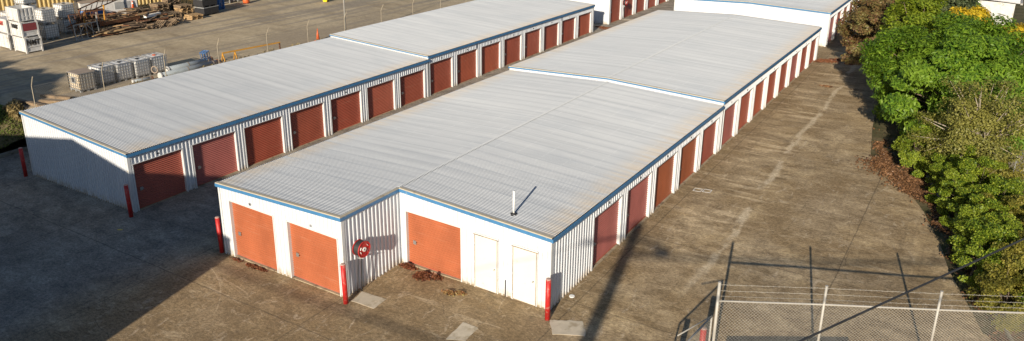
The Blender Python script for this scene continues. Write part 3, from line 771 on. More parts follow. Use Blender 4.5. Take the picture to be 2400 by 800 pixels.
# footpath beyond the hedge
b = MB(); fp = [(11.4,31.5),(12.7,26.6),(13.6,20),(14.6,12),(15.6,2)]
for p, q in zip(fp[:-1], fp[1:]):
    b.quad((p[0],p[1],gz(*p)+.16),(p[0]+1.5,p[1]+.3,gz(*p)+.19),(q[0]+1.5,q[1]+.3,gz(*q)+.19),(q[0],q[1],gz(*q)+.16))
tag(b.build('footpath', M['path']), kind='structure')
fr = empty('tube_fence', (13.2,26,gz(13,26)), 0, 'thin dark tube fence along the footpath beyond the olive tree', 'fence')
for k in range(8):
    y = 30-k*2.0; x = 12.35+ (30-y)*.13
    q = MB(); q.tube([(x-13.2,y-26,0),(x-13.2,y-26,1.5)],.03,6); q.build('post', M['steelgrey'], fr)
for h in (.9,1.45):
    q = MB(); q.tube([(12.35-13.2,4,h),(12.35+14*.13-13.2,-10,h)],.025,6); q.build('rail', M['steelgrey'], fr)

# ------------------------------------------------------------------ kerb and lawn at left
b = MB()
kp = [(-33.85,-9),(-33.75,-5),(-33.7,-2.4),(-33.75,-1.2),(-33.6,-.55)]
for p, q in zip(kp[:-1], kp[1:]): b.bar((p[0],p[1],gz(*p)+.05),(q[0],q[1],gz(*q)+.05),.22,.26)
tag(b.build('kerb', M['kerb']), kind='structure')
def grass_fn(n):
    x = rng.uniform(-45,-33.95,n); y = rng.uniform(-9,-.5,n)
    z = np.array([lawnz(a,c) for a,c in zip(x,y)])+.03
    return np.stack([x,y,z],1), None
o = leaves_mesh('grass', 26000, grass_fn, .06, M['grass'], .9, None, 2.6, (0,0,1.2)); tag(o,'short green lawn beside the kerb at the far left','grass',kind='stuff')
def weed_fn(cx0,cx1,y0,y1,zf,h):
    def fn(n):
        x = rng.uniform(cx0,cx1,n); y = rng.uniform(y0,y1,n)
        cl = np.sin(x*1.9+y*1.3)*np.sin(y*1.1+2)+.5
        hh = h*np.clip(cl,.1,1.3)
        return np.stack([x,y,zf+rng.random(n)*hh],1), None
    return fn
o = leaves_mesh('dry_weeds', 9000, weed_fn(-44,-33.6,-.9,-.1,.85,.5), .085, M['weed'], 1., None, 3, (0,0,1.)); tag(o,'row of dry brown weeds on the bank above the lawn','weeds',kind='stuff')
o = leaves_mesh('dry_weeds', 9000, weed_fn(-33.6,-31.6,.2,34,YZ,.30), .07, M['weed'], 1., None, 3, (0,0,1.)); tag(o,'low dry weeds growing along the far chain link fence','weeds',kind='stuff')
b = MB()
for (x0_,y0_,x1_,y1_) in ((-36.5,.2,-33.3,.5),(-35.0,.9,-32.8,1.9),(-36,1.5,-34,2.2)):
    q = MB(); q.bar((x0_,y0_,YZ+.08),(x1_,y1_,YZ+.08),.22,.16)
    tag(q.build('timber_sleeper', M['wood']), {-36.5:'old timber sleeper lying nearest the lawn bank',-35.0:'old timber sleeper lying against the far fence foot',-36:'old timber sleeper lying in front of the tan tank'}[x0_], 'sleeper', 'old sleepers on the yard edge')

# ------------------------------------------------------------------ far chain link fence with bent posts
fx = -32.0
fe = empty('chain_link_fence', (fx,0,YZ), 0, 'old chain link fence with bent topped posts behind the left blocks', 'fence')
ys = [-.75,3.16,7.16,11.1,15.21,19.04,22.92,27.22,31.32,35.3,39.3,43.3,47.3,51.3,55.3,59.3]
for y in ys:
    q = MB(); q.tube([(0,y,-.3),(0,y,1.86),(.30,y,2.42)], .026, 6); q.build('post', M['postfar'], fe)
b = MB(); Hm = 1.82; sp = .13; L0, L1 = -.75, 59.3
def diag_mesh(b, L0, L1, H, sp, wr, place, z0=0.):
    s = L0-H
    while s < L1:
        for sg in (1,-1):
            a0, a1 = (s, s+H) if sg > 0 else (s+H, s)
            zs, ze_ = 0, H
            # clip
            lo, hi = 0., 1.
            for t in (0,1): pass
            d = a1-a0
            ts = sorted([(L0-a0)/d, (L1-a0)/d]); lo = max(0, ts[0]); hi = min(1, ts[1])
            if hi > lo: b.tube([place(a0+d*lo, z0+H*lo), place(a0+d*hi, z0+H*hi)], wr, 3, False)
        s += sp
diag_mesh(b, L0, L1, Hm, sp, .0035, lambda s,z: (0,s,z))
b.build('mesh_panel', M['meshfar'], fe)
q = MB(); q.tube([(0,L0,Hm),(0,L1,Hm)],.008,4); q.build('top_wire', M['meshfar'], fe)
lp = empty('light_pole', (-32.9,23.9,YZ), 0, 'tall thin grey pole behind the fence beside the traffic cone', 'pole')
q = MB(); q.tube([(0,0,0),(0,0,9)],[.07,.05],10); q.build('shaft', M['galvpaint'], lp, True)
q = MB(); q.box(-.14,.14,-.14,.14,0,.03); q.build('base_plate', M['galv'], lp)

# ------------------------------------------------------------------ near chain link fence (right bottom)
P1, P2, P3 = Vector((5.9,-.45)), Vector((8.54,1.26)), Vector((11.4,3.10))
nf = empty('chain_link_fence', (P1.x,P1.y,gz(P1.x,P1.y)), 0, 'pale galvanised chain link fence with barbed wire across the driveway entrance', 'fence')
P4 = P3+(P3-P2)*1.02; P5 = P4+(P3-P2); allP = [P1,P2,P3,P4,P5]; tops = [3.22,3.12,2.97,2.86,2.75]
def loc(p, z): return (p.x-P1.x, p.y-P1.y, z-gz(P1.x,P1.y))
for k,(p,zt_) in enumerate(zip(allP,tops)):
    q = MB(); q.tube([loc(p,gz(p.x,p.y)-.02), loc(p,zt_)], .048 if k==0 else .038, 10); po = q.build('post', M['galvpaint'], nf, True)
    q = MB(); q.tube([loc(p,zt_),loc(p,zt_+.02)], .045, 8); q.build('post_cap', M['galvpaint'], po)
def along(s):  # distance along fence -> point, top z
    k = 0
    for k in range(4):
        L = (allP[k+1]-allP[k]).length
        if s <= L or k == 3: 
            u = s/L; return allP[k].lerp(allP[k+1],u), tops[k]+(tops[k+1]-tops[k])*u
        s -= L
Lt = sum((allP[k+1]-allP[k]).length for k in range(4))
q = MB(); q.tube([loc(along(s)[0],along(s)[1]-.61) for s in lin(0.04,Lt,16)], .03, 8); q.build('top_rail', M['galvpaint'], nf, True)
for h in (.07,.27,.45):
    q = MB(); pts = []
    for i in range(81):
        s = Lt*i/80; p, zz = along(s); pts.append(loc(p, zz-h+.006*math.sin(i*2.3)))
    q.tube(pts, .0045, 4)
    for s in np.arange(.15, Lt, .16):
        p, zz = along(float(s)); c = Vector(loc(p, zz-h)); a = random.uniform(0,3.1)
        dv = Vector((math.cos(a)*.02, math.sin(a)*.02, .026)); q.tube([c-dv,c+dv],.0035,3)
    q.build('barbed_wire', M['mesh'], nf)
b = MB()
def pl(s, z):
    p, zz = along(s); zb = gz(p.x,p.y); return loc(p, zb+.03+(zz-.63-zb-.03)*(z/2.4))
diag_mesh(b, 0.05, Lt, 2.4, .105, .0038, pl)
mo = b.build('mesh_panel', M['mesh'], nf)
q = MB()                                   # unseen solid sheet added at the fence foot to cast a dark ground band
for s in lin(.3,4.2,1)[:1]:
    p, _ = along(.35); p2, _ = along(4.3); z1 = gz(p.x,p.y); z2 = gz(p2.x,p2.y)
    q.bar(Vector(loc(p,z1+.36)),Vector(loc(p2,z2+.30)),.02,.62)
q.build('shadow_panel', M['steelgrey'], nf)
# ties poking above the rail
q = MB()
for s in np.arange(.1, Lt, .105):
    p, zz = along(float(s)); c = Vector(loc(p, zz-.63)); 
    if random.random()<.8: q.tube([c, c+Vector((random.uniform(-.02,.02),random.uniform(-.03,.03),random.uniform(.04,.11)))], .0045, 3)
q.build('mesh_ends', M['mesh'], nf)
# side gate leaf running from the first post towards the street
ga = empty('gate', (P1.x-.08,P1.y-.06,gz(P1.x,P1.y)), 0, 'half open mesh gate leaf hinged on the first fence post beside the red bollard', 'gate')
g0, g1 = Vector((0,0,0)), Vector((-.35,-3.6,0))
q = MB(); q.tube([g0+Vector((-.02,-.05,.1)), g0+Vector((-.02,-.05,1.95))],.03,8); q.tube([g1+Vector((0,0,.1)), g1+Vector((0,0,1.95))],.03,8)
q.tube([g0+Vector((-.02,-.05,1.95)), g1+Vector((0,0,1.95))],.03,8); q.tube([g0+Vector((-.02,-.05,.1)), g1+Vector((0,0,.1))],.03,8); q.build('gate_frame', M['galvpaint'], ga, True)
b = MB(); dd_ = (g1-g0).normalized(); diag_mesh(b, .05, 3.6, 1.8, .105, .003, lambda s,z: tuple(dd_*s+Vector((0,0,z+.12)))); b.build('mesh_panel', M['mesh'], ga)
q = MB(); q.tube([(-.0,-.08,2.0),(-.22,-2.4,2.55)],.02,6); q.build('brace', M['galvpaint'], ga, True)
# stay pole at the right edge
q = MB(); q.tube([(13.75,7.2,2.3),(15.3,4.6,.5)],.03,8); tag(q.build('stay_pole', M['galvpaint'], None, True), 'short slanting grey stay pole in front of the hedge at the right edge', 'pole')

# ------------------------------------------------------------------ poles, wires, and the building whose shadow falls in the lot
def pole(x, y, h, label, arms=True):
    t = empty('utility_pole', (x,y,gz(x,y)), 0, label, 'utility pole')
    q = MB(); q.tube([(0,0,0),(0,0,h)],[.30,.24],14); q.build('shaft', M['polewood'], t, True)
    if arms:
        q = MB(); q.bar((-1.2,0,h-.5),(1.2,0,h-.5),.11); q.build('cross_arm', M['polewood'], t)
        q = MB(); q.bar((.05,0,h-.95),(1.1,.3,h-.75),.07); q.build('lamp_arm', M['galv'], t)
        q = MB(); q.tube([(1.0,.28,h-.80),(1.1,.3,h-.78),(1.4,.4,h-.76),(1.6,.45,h-.8)],[.05,.14,.17,.06],10); q.build('lamp_head', M['galv'], t, True)
        for xx in (-1.1,-.5,.5,1.1):
            q = MB(); q.tube([(xx,0,h-.44),(xx,0,h-.25)],[.05,.03],8); q.build('insulator', M['whitep'], t)
    return t
pole(8.45,-29.2,13.15,'timber utility pole south of the lot, outside the frame, casting the long pole shadow')
pole(-1.6,-38,10.7,'timber utility pole far south of the lot carrying the dark cable', False)
pole(24.2,15.0,10.8,'timber utility pole east of the hedge, outside the frame, holding the dark cable', False)
q = MB(); a = Vector((-1.6,-38,10.44)); e = Vector((24.2,15.0,10.44)); Pm = Vector((10.26,-13.6,10.44)); pts = []
# straight over the view, passing through the measured stretch
dirc = Vector((12.055-10.256, -9.868+13.6, 0)).normalized()
a = Pm-dirc*27; e = Pm+dirc*31
q.tube([a.lerp(e,i/40)+Vector((0,0,-.0)) for i in range(41)], 0.0115, 8); tag(q.build('overhead_cable', M['rubber'], None, True), 'black overhead cable crossing the lower right corner of the photo', 'cable')
for k,(p_,q_,r_) in enumerate((((-30,-31,9.2),(26,-25,9.6),.045),((8.45,-29.2,12.0),(40,10,9.5),.05))):
    q = MB(); q.tube([Vector(p_).lerp(Vector(q_),i/20)+Vector((0,0,-1.2*math.sin(math.pi*i/20))) for i in range(21)], r_, 6)
    tag(q.build('overhead_cable', M['rubber'], None, True), ['thick cable strung south of the lot, shading the front walls','thick cable from the lamp pole, seen only as faint diagonal shade'][k], 'cable')
wh = empty('warehouse', (-8.7,-22,gz(-9,-22)), 0, 'large gabled warehouse south of the lot, outside the frame, shading the left side', 'warehouse')
def W_(x,y,z): return (x+8.7, y+22, z-gz(-9,-22))
q = MB(); q.poly([W_(-32.1,-22,-1.5),W_(-8.7,-22,-1),W_(-8.7,-22,6.95),W_(-20.4,-22,8.8),W_(-32.1,-22,6.75)])
q.poly([W_(-32.1,-50,-1.5),W_(-32.1,-50,6.75),W_(-20.4,-50,8.8),W_(-8.7,-50,6.95),W_(-8.7,-50,-1)])
q.quad(W_(-8.7,-22,-1),W_(-8.7,-50,-1),W_(-8.7,-50,6.95),W_(-8.7,-22,6.95)); q.quad(W_(-32.1,-22,-1.5),W_(-32.1,-22,6.75),W_(-32.1,-50,6.75),W_(-32.1,-50,-1.5)); q.build('wall', M['steelgrey'], wh)
q = MB(); q.quad(W_(-8.6,-21.95,6.96),W_(-8.6,-50,6.96),W_(-20.4,-50,8.83),W_(-20.4,-21.95,8.83)); q.quad(W_(-20.4,-21.95,8.83),W_(-20.4,-50,8.83),W_(-32.2,-50,6.78),W_(-32.2,-21.95,6.78)); q.build('roof', M['galv'], wh)
q = MB(); q.box(*[v for v in (8.7-24,8.7-19)], 22-21.98,.05, .6,4.6); q.build('door', M['doorB'], wh)

# ------------------------------------------------------------------ trees
def dome_fn(C, rx, ry, rz, lobes, spread, lower=-.35, inner=.15, flatn=.0):
    """clumped leaf positions over an uneven dome"""
    cl = []
    k = 0
    while len(cl) < lobes:
        d = rng.normal(0,1,3); d /= np.linalg.norm(d)
        if d[2] < lower: continue
        rr = rng.uniform(.72,1.05) if rng.random() > inner else rng.uniform(.3,.7)
        # uneven outline
        wv = 1+.13*math.sin(3*math.atan2(d[1],d[0])+C[0])+.08*math.sin(5*math.atan2(d[1],d[0])+2*C[1])
        cl.append((np.array(C)+d*np.array([rx,ry,rz])*rr*wv, d, rng.uniform(.6,1.4)))
    def fn(n):
        out = []; nn = []
        wts = np.array([c[2] for c in cl]); wts /= wts.sum()
        for (c, d, s), w_ in zip(cl, wts):
            k = max(4, int(n*w_)); p = rng.normal(0,1,(k,3)); p /= np.linalg.norm(p,axis=1)[:,None]; p *= rng.uniform(.25,1,(k,1))**.6
            p = p*np.array([spread,spread,spread*.62])*s**.5; out.append(c+p); 
            v = np.tile(d*.7+np.array([0,0,.55]),(k,1))+p*.5; nn.append(v)
        return np.concatenate(out), np.concatenate(nn)
    return fn, cl
def tree(name, x, y, C, r, lobes, spread, n, size, m, label, cat='tree', trunk_r=.16, bark='bark', group=None, flat=.55, aspect=1.7, lower=-.35, branches=.5, up=None, inner=.15):
    t = empty(name, (x,y,gz(x,y)), 0, label, cat, group)
    z0 = gz(x,y); Cl = (C[0]-x, C[1]-y, C[2]-z0)
    fn, cl = dome_fn(Cl, r[0], r[1], r[2], lobes, spread, lower, inner)
    leaves_mesh('crown', n, fn, size, m, flat, t, aspect, up)
    b = MB(); top = Vector((Cl[0]*.7, Cl[1]*.7, Cl[2]-r[2]*.25))
    mid = Vector((Cl[0]*.3+random.uniform(-.15,.15), Cl[1]*.3, top.z*.5))
    b.tube([(0,0,-.05), tuple(mid), tuple(top)], [trunk_r, trunk_r*.8, trunk_r*.55], 8)
    for c, d, s in cl:
        if random.random() < branches:
            p0_ = mid.lerp(top, random.uniform(.3,1)); e_ = Vector(c); m_ = p0_.lerp(e_,.5)+Vector((random.uniform(-.2,.2),random.uniform(-.2,.2),random.uniform(0,.3)))
            b.tube([tuple(p0_),tuple(m_),tuple(e_)], [trunk_r*.35,trunk_r*.22,trunk_r*.07], 5, False)
    b.build('trunk', M[bark], t, True)
    return t
trees = 'trees beyond the right side of the driveway'
tree('tree', 10.6,25.2, (10.5,25.2,3.7), (4.15,4.9,3.4), 210, .78, 120000, .085, M['leafgreen'], 'broad bright green feathery tree, largest crown at right of the driveway', group=trees, lower=-.9, flat=.45, aspect=2.8, up=(-.25,-.45,-.45))
tree('tree', 13.2,33.2, (13.4,32.5,2.9), (4.4,4.6,2.3), 170, .75, 50000, .12, M['leafgreen'], 'bright green feathery tree behind the largest one, reaching the right edge', group=trees, lower=-.2, aspect=2.2)
tree('tree', 7.3,31.0, (7.4,30.6,4.7), (1.9,3.0,2.7), 90, .55, 26000, .10, M['leafyg'], 'yellow green crown between the bronze tree and the largest green tree', group=trees, lower=-.4)
tree('tree', 4.9,41.4, (4.7,38.0,3.7), (2.3,4.2,3.0), 130, .55, 36000, .10, M['leafbrown'], 'bronze brown bushy tree overhanging the far driveway', group=trees, lower=-.5)
tree('tree', 4.0,49.6, (3.8,49.6,3.2), (2.0,2.6,2.3), 60, .6, 10000, .14, M['leafdark'], 'dark green tree at the top edge beside the farthest block', group=trees)
tree('tree', 7.4,50.0, (7.2,50.0,3.8), (2.6,2.6,2.4), 60, .7, 10000, .15, M['leafgreen'], 'mid green tree behind the bronze tree at the top edge', group=trees)
tree('tree', 9.6,46.4, (8.5,46.4,4.3), (1.5,2.0,2.2), 60, .7, 9000, .15, M['leafdark'], 'grey green tree left of the pale roofed house', group=trees, branches=.9)
tree('tree', 11.3,44.2, (9.9,43.2,4.75), (1.1,1.2,.45), 50, .5, 9000, .11, M['leafyellow'], 'golden flowering tree in front of the pale roofed house', group=trees)
tree('tree', 13.8,42.0, (12.6,41.6,4.05), (1.5,1.3,.5), 50, .5, 9000, .11, M['leafyellow'], 'golden flowering tree at the upper right corner', group=trees)
tree('tree', 17.5,41.0, (17.5,41.0,4.2), (3.0,3.0,2.6), 60, .8, 9000, .17, M['leafdark'], 'dark tree at the right edge beyond the golden one', group=trees)
tree('tree', 10.6,38.6, (10.4,38.0,3.2), (2.8,2.6,2.0), 70, .65, 12000, .14, M['leafgreen'], 'small mid green tree in front of the golden flowers', group=trees)
tree('tree', 12.0,19.9, (11.5,19.1,3.3), (2.2,2.0,2.5), 190, .5, 30000, .06, M['leafolive'], 'sparse olive brown tree with bare pale branches in front of the largest green tree', group=trees, bark='barkpale', trunk_r=.13, branches=1., lower=-.85, inner=.45)
hg = 'hedge shrubs along the right side of the driveway'
for (x,y,C,r,n,m,l) in (
    (9.2,20.6,(9.3,20.3,1.6),(1.0,1.6,1.6),14000,'leafhedge','low green shrub at the foot of the largest tree, beside the leaf litter'),
    (11.7,15.6,(11.6,15.6,1.6),(1.35,1.5,1.45),22000,'leafhedge','bright green shrub just below the olive brown tree'),
    (13.1,15.9,(13.1,15.7,1.4),(1.1,1.3,1.05),13000,'leafhedge','bright green shrub at right below the olive brown tree, beside the footpath'),
    (11.75,12.3,(12.1,12.3,1.45),(.95,1.4,1.35),14000,'leafhedge','green shrub second along the leaf litter edge'),
    (13.4,12.4,(13.4,12.4,1.7),(1.2,1.4,1.3),16000,'leafhedge2','olive tinted shrub in the middle of the hedge at the right edge'),
    (12.2,9.7,(12.55,9.7,1.35),(.9,1.2,1.25),12000,'leafhedge','green shrub third along the leaf litter edge, above the fence'),
    (13.6,9.2,(13.8,9.2,1.6),(1.05,1.3,1.2),14000,'leafhedge2','olive tinted shrub crossed by the black cable'),
    (13.3,7.2,(13.35,7.3,1.2),(.95,1.1,1.1),11000,'leafhedge2','green shrub nearest the chain link fence'),
    (14.9,6.6,(14.8,6.8,1.3),(1.0,1.3,1.15),10000,'leafhedge','green shrub at the lower right corner behind the fence'),
    (10.9,17.6,(11.0,17.7,1.5),(1.0,1.1,1.4),11000,'leafhedge','green shrub at the lower left foot of the olive brown tree'),
    (12.7,17.6,(12.7,17.6,1.5),(1.1,1.1,1.2),10000,'leafhedge2','green shrub at the lower right foot of the olive brown tree'),
    (12.7,14.0,(12.6,14.0,1.6),(1.1,1.1,1.35),12000,'leafhedge','green shrub between the two bright ones and the olive tinted one'),
    (13.2,10.9,(13.1,10.9,1.5),(1.0,1.1,1.3),11000,'leafhedge','green shrub just above the black cable in the hedge'),
    (14.9,12.9,(15.0,12.9,1.6),(.9,1.3,1.0),7000,'leafhedge','green shrub beyond the hedge by the footpath')):
    tree('shrub', x,y,C,r, 75, .27, int(n*1.5), .05, M[m], l, 'shrub', .05, group=hg, lower=-.75, flat=.7, aspect=1.5, branches=.4, inner=.25)
t = tree('tree', -35.2,-25.5, (-36.4,-25.5,9.5), (6.5,3.4,1.4), 110, 1.0, 50000, .35, M['leafdark'], 'unseen tall tree added south of the lot to shade the yard corner', trunk_r=.3)  # unseen occluder, crown shaped for the shadow on the yard corner

# pale roofed house, far right
hs = empty('house', (11.2,56,gz(11,56)), 0, 'house with pale corrugated roof behind the golden flowering trees', 'house')
q = MB(); q.box(-1.6,1.3,-3,10,0,3.7); q.build('wall', M['crate'], hs)
q = MB(); q.poly([(-1.9,-3.3,3.95),(1.6,-3.3,3.75),(1.6,10,4.3),(-1.9,10,4.5)]); 
for k in range(30):
    y = -3.3+k*.44; q.bar((-1.9,y,3.96+(y+3.3)*.041),(1.6,y,3.77+(y+3.3)*.041),.05,.04)
q.build('roof', M['farroof'], hs)
q = MB(); q.bar((1.7,-3.3,3.72),(1.7,10,4.27),.16,.14); q.build('gutter', M['galvpaint'], hs)

# ------------------------------------------------------------------ work yard: tanks, crates, timber
def tank(x, y, z, rz, label, group, m='tank', lidm=None, sign=False, w=1.0, d=1.18, h=1.16):
    t = empty('liquid_tank', (x,y,z), rz, label, 'tank', group)
    b = MB(); b.box(-w/2,w/2,-d/2,d/2,.16,h-.03)
    o = b.build('bottle', M[m], t); bv = o.modifiers.new('b','BEVEL'); bv.width = .09; bv.segments = 3
    # pallet
    b = MB()
    for yy in (-d/2+.07,0,d/2-.07):
        for xx in (-w/2+.07,0,w/2-.07): b.box(xx-.06,xx+.06,yy-.06,yy+.06,0,.10)
    b.box(-w/2,w/2,-d/2,d/2,.10,.145); b.build('pallet', M['steelgrey'], t)
    # cage
    b = MB(); e = .02; r = .015
    for zz in (.18,.36,.55,.74,.93,h):
        P = [(-w/2-e,-d/2-e,zz),(w/2+e,-d/2-e,zz),(w/2+e,d/2+e,zz),(-w/2-e,d/2+e,zz)]
        for k in range(4): b.bar(P[k],P[(k+1)%4],r*2 if zz<h else r*2.8)
    for k in range(6):
        u = -w/2-e+(w+2*e)*k/5
        b.bar((u,-d/2-e,.14),(u,-d/2-e,h),r*1.8); b.bar((u,d/2+e,.14),(u,d/2+e,h),r*1.8)
    for k in range(7):
        u = -d/2-e+(d+2*e)*k/6
        b.bar((-w/2-e,u,.14),(-w/2-e,u,h),r*1.8); b.bar((w/2+e,u,.14),(w/2+e,u,h),r*1.8)
    for yy in (-.2,.2): b.bar((-w/2,yy,h+.01),(w/2,yy,h+.01),.04,.02)
    b.build('cage', M['cage'], t)
    if lidm:
        b = MB(); b.box(-w/2-.04,w/2+.04,-d/2-.04,d/2+.04,h+.021,h+.04); b.build('cover_sheet', M[lidm], t)
    else:
        b = MB(); b.tube([(0,0,h-.04),(0,0,h+.03)],.12,12); b.build('filler_cap', M['orange'] if sign == 'o' else M['blackp'], t)
    if sign is True:
        b = MB(); b.box(-.22,.22,-d/2-.045,-d/2-.03,.55,.95); p = b.build('sign_plate', M['steelgrey'], t)
        b = MB(); b.box(-.15,.15,-d/2-.05,-d/2-.0455,.61,.88); b.build('label', M['darkgrid'], p)
    return t
g = 'row of caged liquid tanks behind the far fence'
TK = [(-35.45,3.75,'tanktan','cardboard',True,'tan caged tank with brown sheet on top and dark plate, leftmost of the fence row'),
      (-35.95,5.30,'tank',None,False,'white caged tank second from left in the row behind the fence'),
      (-35.85,6.45,'tank',None,False,'white caged tank in the middle of the row behind the fence'),
      (-35.75,7.62,'tank',None,False,'white caged tank fourth from left in the row behind the fence'),
      (-35.75,8.85,'tank',None,'o','white caged tank with orange cap, rightmost of the row behind the fence')]
for k,(x,y,m,l,s,lb) in enumerate(TK): tank(x,y,YZ,math.pi/2*0+.04*math.sin(k*3),lb,g,m,l,s,w=1.15,d=1.0)
g = 'stacked caged liquid tanks by the cream shed'
BT = [(-51.9,10.25,0,'white caged tank at the bottom of the front stack beside the crates, blue panel'),(-51.95,10.2,1,'white caged tank on top of the front stack beside the crates'),
      (-53.0,12.3,0,'bluish caged tank at the bottom of the stack next to the shed'),(-53.0,12.3,1,'white caged tank on top of the stack next to the shed'),
      (-55.0,10.4,0,'caged tank at the bottom of the tallest stack, behind'),(-55.0,10.4,1,'caged tank in the middle of the tallest stack, behind'),(-55.0,10.4,2,'white caged tank crowning the tallest stack at the top edge'),
      (-52.9,8.2,0,'caged tank at the bottom of the stack behind the left crates'),(-52.9,8.2,1,'caged tank on top of the stack behind the left crates'),
      (-53.2,6.0,0,'caged tank at the bottom of the stack at the left picture edge'),(-53.2,6.0,1,'caged tank on top of the stack at the left picture edge')]
for x,y,l,lb in BT: tank(x,y,YZ+1.19*l,.05*l,lb,g,'tank',None,False,w=1.2,d=1.05,h=1.18)

def crate(x, y, z, h, label, panel='crate', word=None, wordm=None, word2=None, open_=False, w=1.6, d=1.1):
    t = empty('steel_crate', (x,y,z), 0, label, 'crate', 'painted steel crates stacked in the yard')
    b = MB(); th = .04
    b.box(-w/2,w/2,-d/2,-d/2+th,.1,h); b.box(-w/2,w/2,d/2-th,d/2,.1,h); b.box(-w/2,-w/2+th,-d/2+th,d/2-th,.1,h); b.box(w/2-th,w/2,-d/2+th,d/2-th,.1,h)
    b.box(-w/2+th,w/2-th,-d/2+th,d/2-th,.1,.14)
    if not open_: b.box(-w/2+th,w/2-th,-d/2+th,d/2-th,h-.06,h-.03)
    b.build('body', M['crate'], t)
    b = MB()
    for sx in (-1,1):
        for sy in (-1,1): b.box(sx*w/2-.05,sx*w/2+.05,sy*d/2-.05,sy*d/2+.05,0,h+.02)
    for zz in (.12,h*.40,h-.02):
        b.box(-w/2,w/2,-d/2-.03,-d/2-.0,zz-.03,zz+.03); b.box(w/2,w/2+.03,-d/2,d/2,zz-.03,zz+.03)
        b.box(-w/2,w/2,d/2,d/2+.03,zz-.03,zz+.03); b.box(-w/2-.03,-w/2,-d/2,d/2,zz-.03,zz+.03)
    for u in (-.33,0,.33): b.box(u*w-.03,u*w+.03,-d/2-.028,-d/2,.1,h)
    if open_:
        for u in (-.25,.0,.25): b.box(w/2+.0,w/2+.032,u*d-.06,u*d+.06,.1,h)
    b.build('frame', M['crate'], t)
    if panel == 'maroon':
        b = MB(); b.box(w/2+.0305,w/2+.045,-d/2+.08,d/2-.08,h*.45,h-.08); b.build('panel', M['maroon'], t)
    if word:   # on the +x face
        tx = text_mesh(word, .44, wordm, 'lettering', t, .006); tx.scale = (1.0,1.15,1)
        tx.rotation_euler = (R(90),0,R(90)); tx.location = (w/2+.05,0,h*.69)
    if word2:
        tx = text_mesh(word2, .42, M['inkred'] if wordm is None else wordm, 'lettering', t, .006)
        tx.rotation_euler = (R(90),0,0); tx.location = (-.1,-d/2-.045,h*.70)
    return t
crate(-48.75,7.15,YZ,1.12,'white steel crate lettered NMT in black, bottom of the front crate stack',word='NMT',wordm=M['inkblack'])
crate(-48.82,7.12,YZ+1.15,1.1,'white steel crate with maroon panel, middle of the front crate stack','maroon',word2='NMT',wordm=M['inkblack'])
crate(-48.90,7.10,YZ+2.28,1.0,'open topped white steel crate on top of the front crate stack',open_=True)
crate(-51.0,7.1,YZ,1.12,'white steel crate at the bottom of the left crate stack')
crate(-51.0,7.15,YZ+1.15,1.1,'white steel crate lettered NMT in red, top of the left crate stack',word2='NMT',wordm=M['inkred'])

# shed with deep ribs
s0, s1 = Vector((-62.0,0.5)), Vector((-54.4,30.8)); tt = (s1-s0).normalized(); nn = Vector((tt.y,-tt.x))
sh = empty('cream_shed', (s0.x,s0.y,YZ), 0, 'large cream ribbed metal shed behind the yard stacks', 'shed')
b = MB(); ribbed(b, (0,0), tuple(s1-s0), 0, 6.0, tuple(nn), .34, .11); b.build('wall', M['shed'], sh)
e2 = -nn*14; a_ = Vector((0,0)); c_ = s1-s0
b = MB(); b.quad((a_.x,a_.y,6.0),(c_.x,c_.y,6.0),(c_.x+e2.x,c_.y+e2.y,7.2),(a_.x+e2.x,a_.y+e2.y,7.2)); b.build('roof', M['galv'], sh)
b = MB(); b.quad((c_.x,c_.y,0),(c_.x+e2.x,c_.y+e2.y,0),(c_.x+e2.x,c_.y+e2.y,7.1),(c_.x,c_.y,5.99)); b.quad((a_.x,a_.y,0),(a_.x,a_.y,5.99),(a_.x+e2.x,a_.y+e2.y,7.1),(a_.x+e2.x,a_.y+e2.y,0)); b.build('wall', M['shed'], sh)

# pallet things
def pallet(par_label, x, y, z, rz, m, tilt=0.):
    t = empty('pallet', (x,y,z), rz, par_label, 'pallet', 'timber pallets in the scrap pile'); t.rotation_euler = (tilt, 0, rz)
    b = MB()
    for k in range(6): u = -.5+k*.2; b.box(u-.045,u+.045,-.58,.58,.115,.135)
    for k in range(3): u = -.5+k*.5; b.box(u-.045,u+.045,-.58,.58,0,.02)
    b.build('deck', m, t)
    b = MB()
    for v in (-.54,0,.54): b.box(-.58,.58,v-.045,v+.045,.02,.115)
    b.build('bearer', m, t); return t
pm = [M['wood'],M['wood2'],M['wood3']]
stacks = [(-49.8,21.9,3,1,'in the low front stack of the scrap pile'),(-50.9,20.5,5,0,'in the stack left of the black bin'),(-51.6,18.8,5,2,'in the dark stack in mid pile'),(-53.2,20.9,9,0,'in the tall stack nearest the shed'),(-53.6,18.6,8,2,'in the stack under the small traffic cone'),(-52.2,22.6,7,1,'in the stack behind the black bin'),(-55.2,23.4,9,0,'in the back stack by the shed wall')]
top_of = {}
for (x,y,n,mi,ds) in stacks:
    for k in range(n):
        lab = ('%s pallet %s, %s' % (['grey','pale','dark'][mi], ds, 'topmost' if k==n-1 else ('lowest' if k==0 else 'one of the middle layers')))
        pallet(lab, x+random.uniform(-.06,.06), y+random.uniform(-.06,.06), YZ+k*.137, random.uniform(-.12,.12), pm[mi] if random.random()<.75 else M['wood'])
# fallen pallets leaning
for k,(x,y,rz,ti,ds) in enumerate(((-48.9,17.8,.3,.5,'weathered pallet tipped on edge at the front of the pile'),(-48.7,18.7,-.2,.6,'weathered pallet leaning on the tipped one, front of the pile'),(-49.2,19.4,.4,.35,'weathered pallet sloping towards the low front stack'))):
    pallet(ds, x, y, YZ+.15, rz, M['wood'], ti)
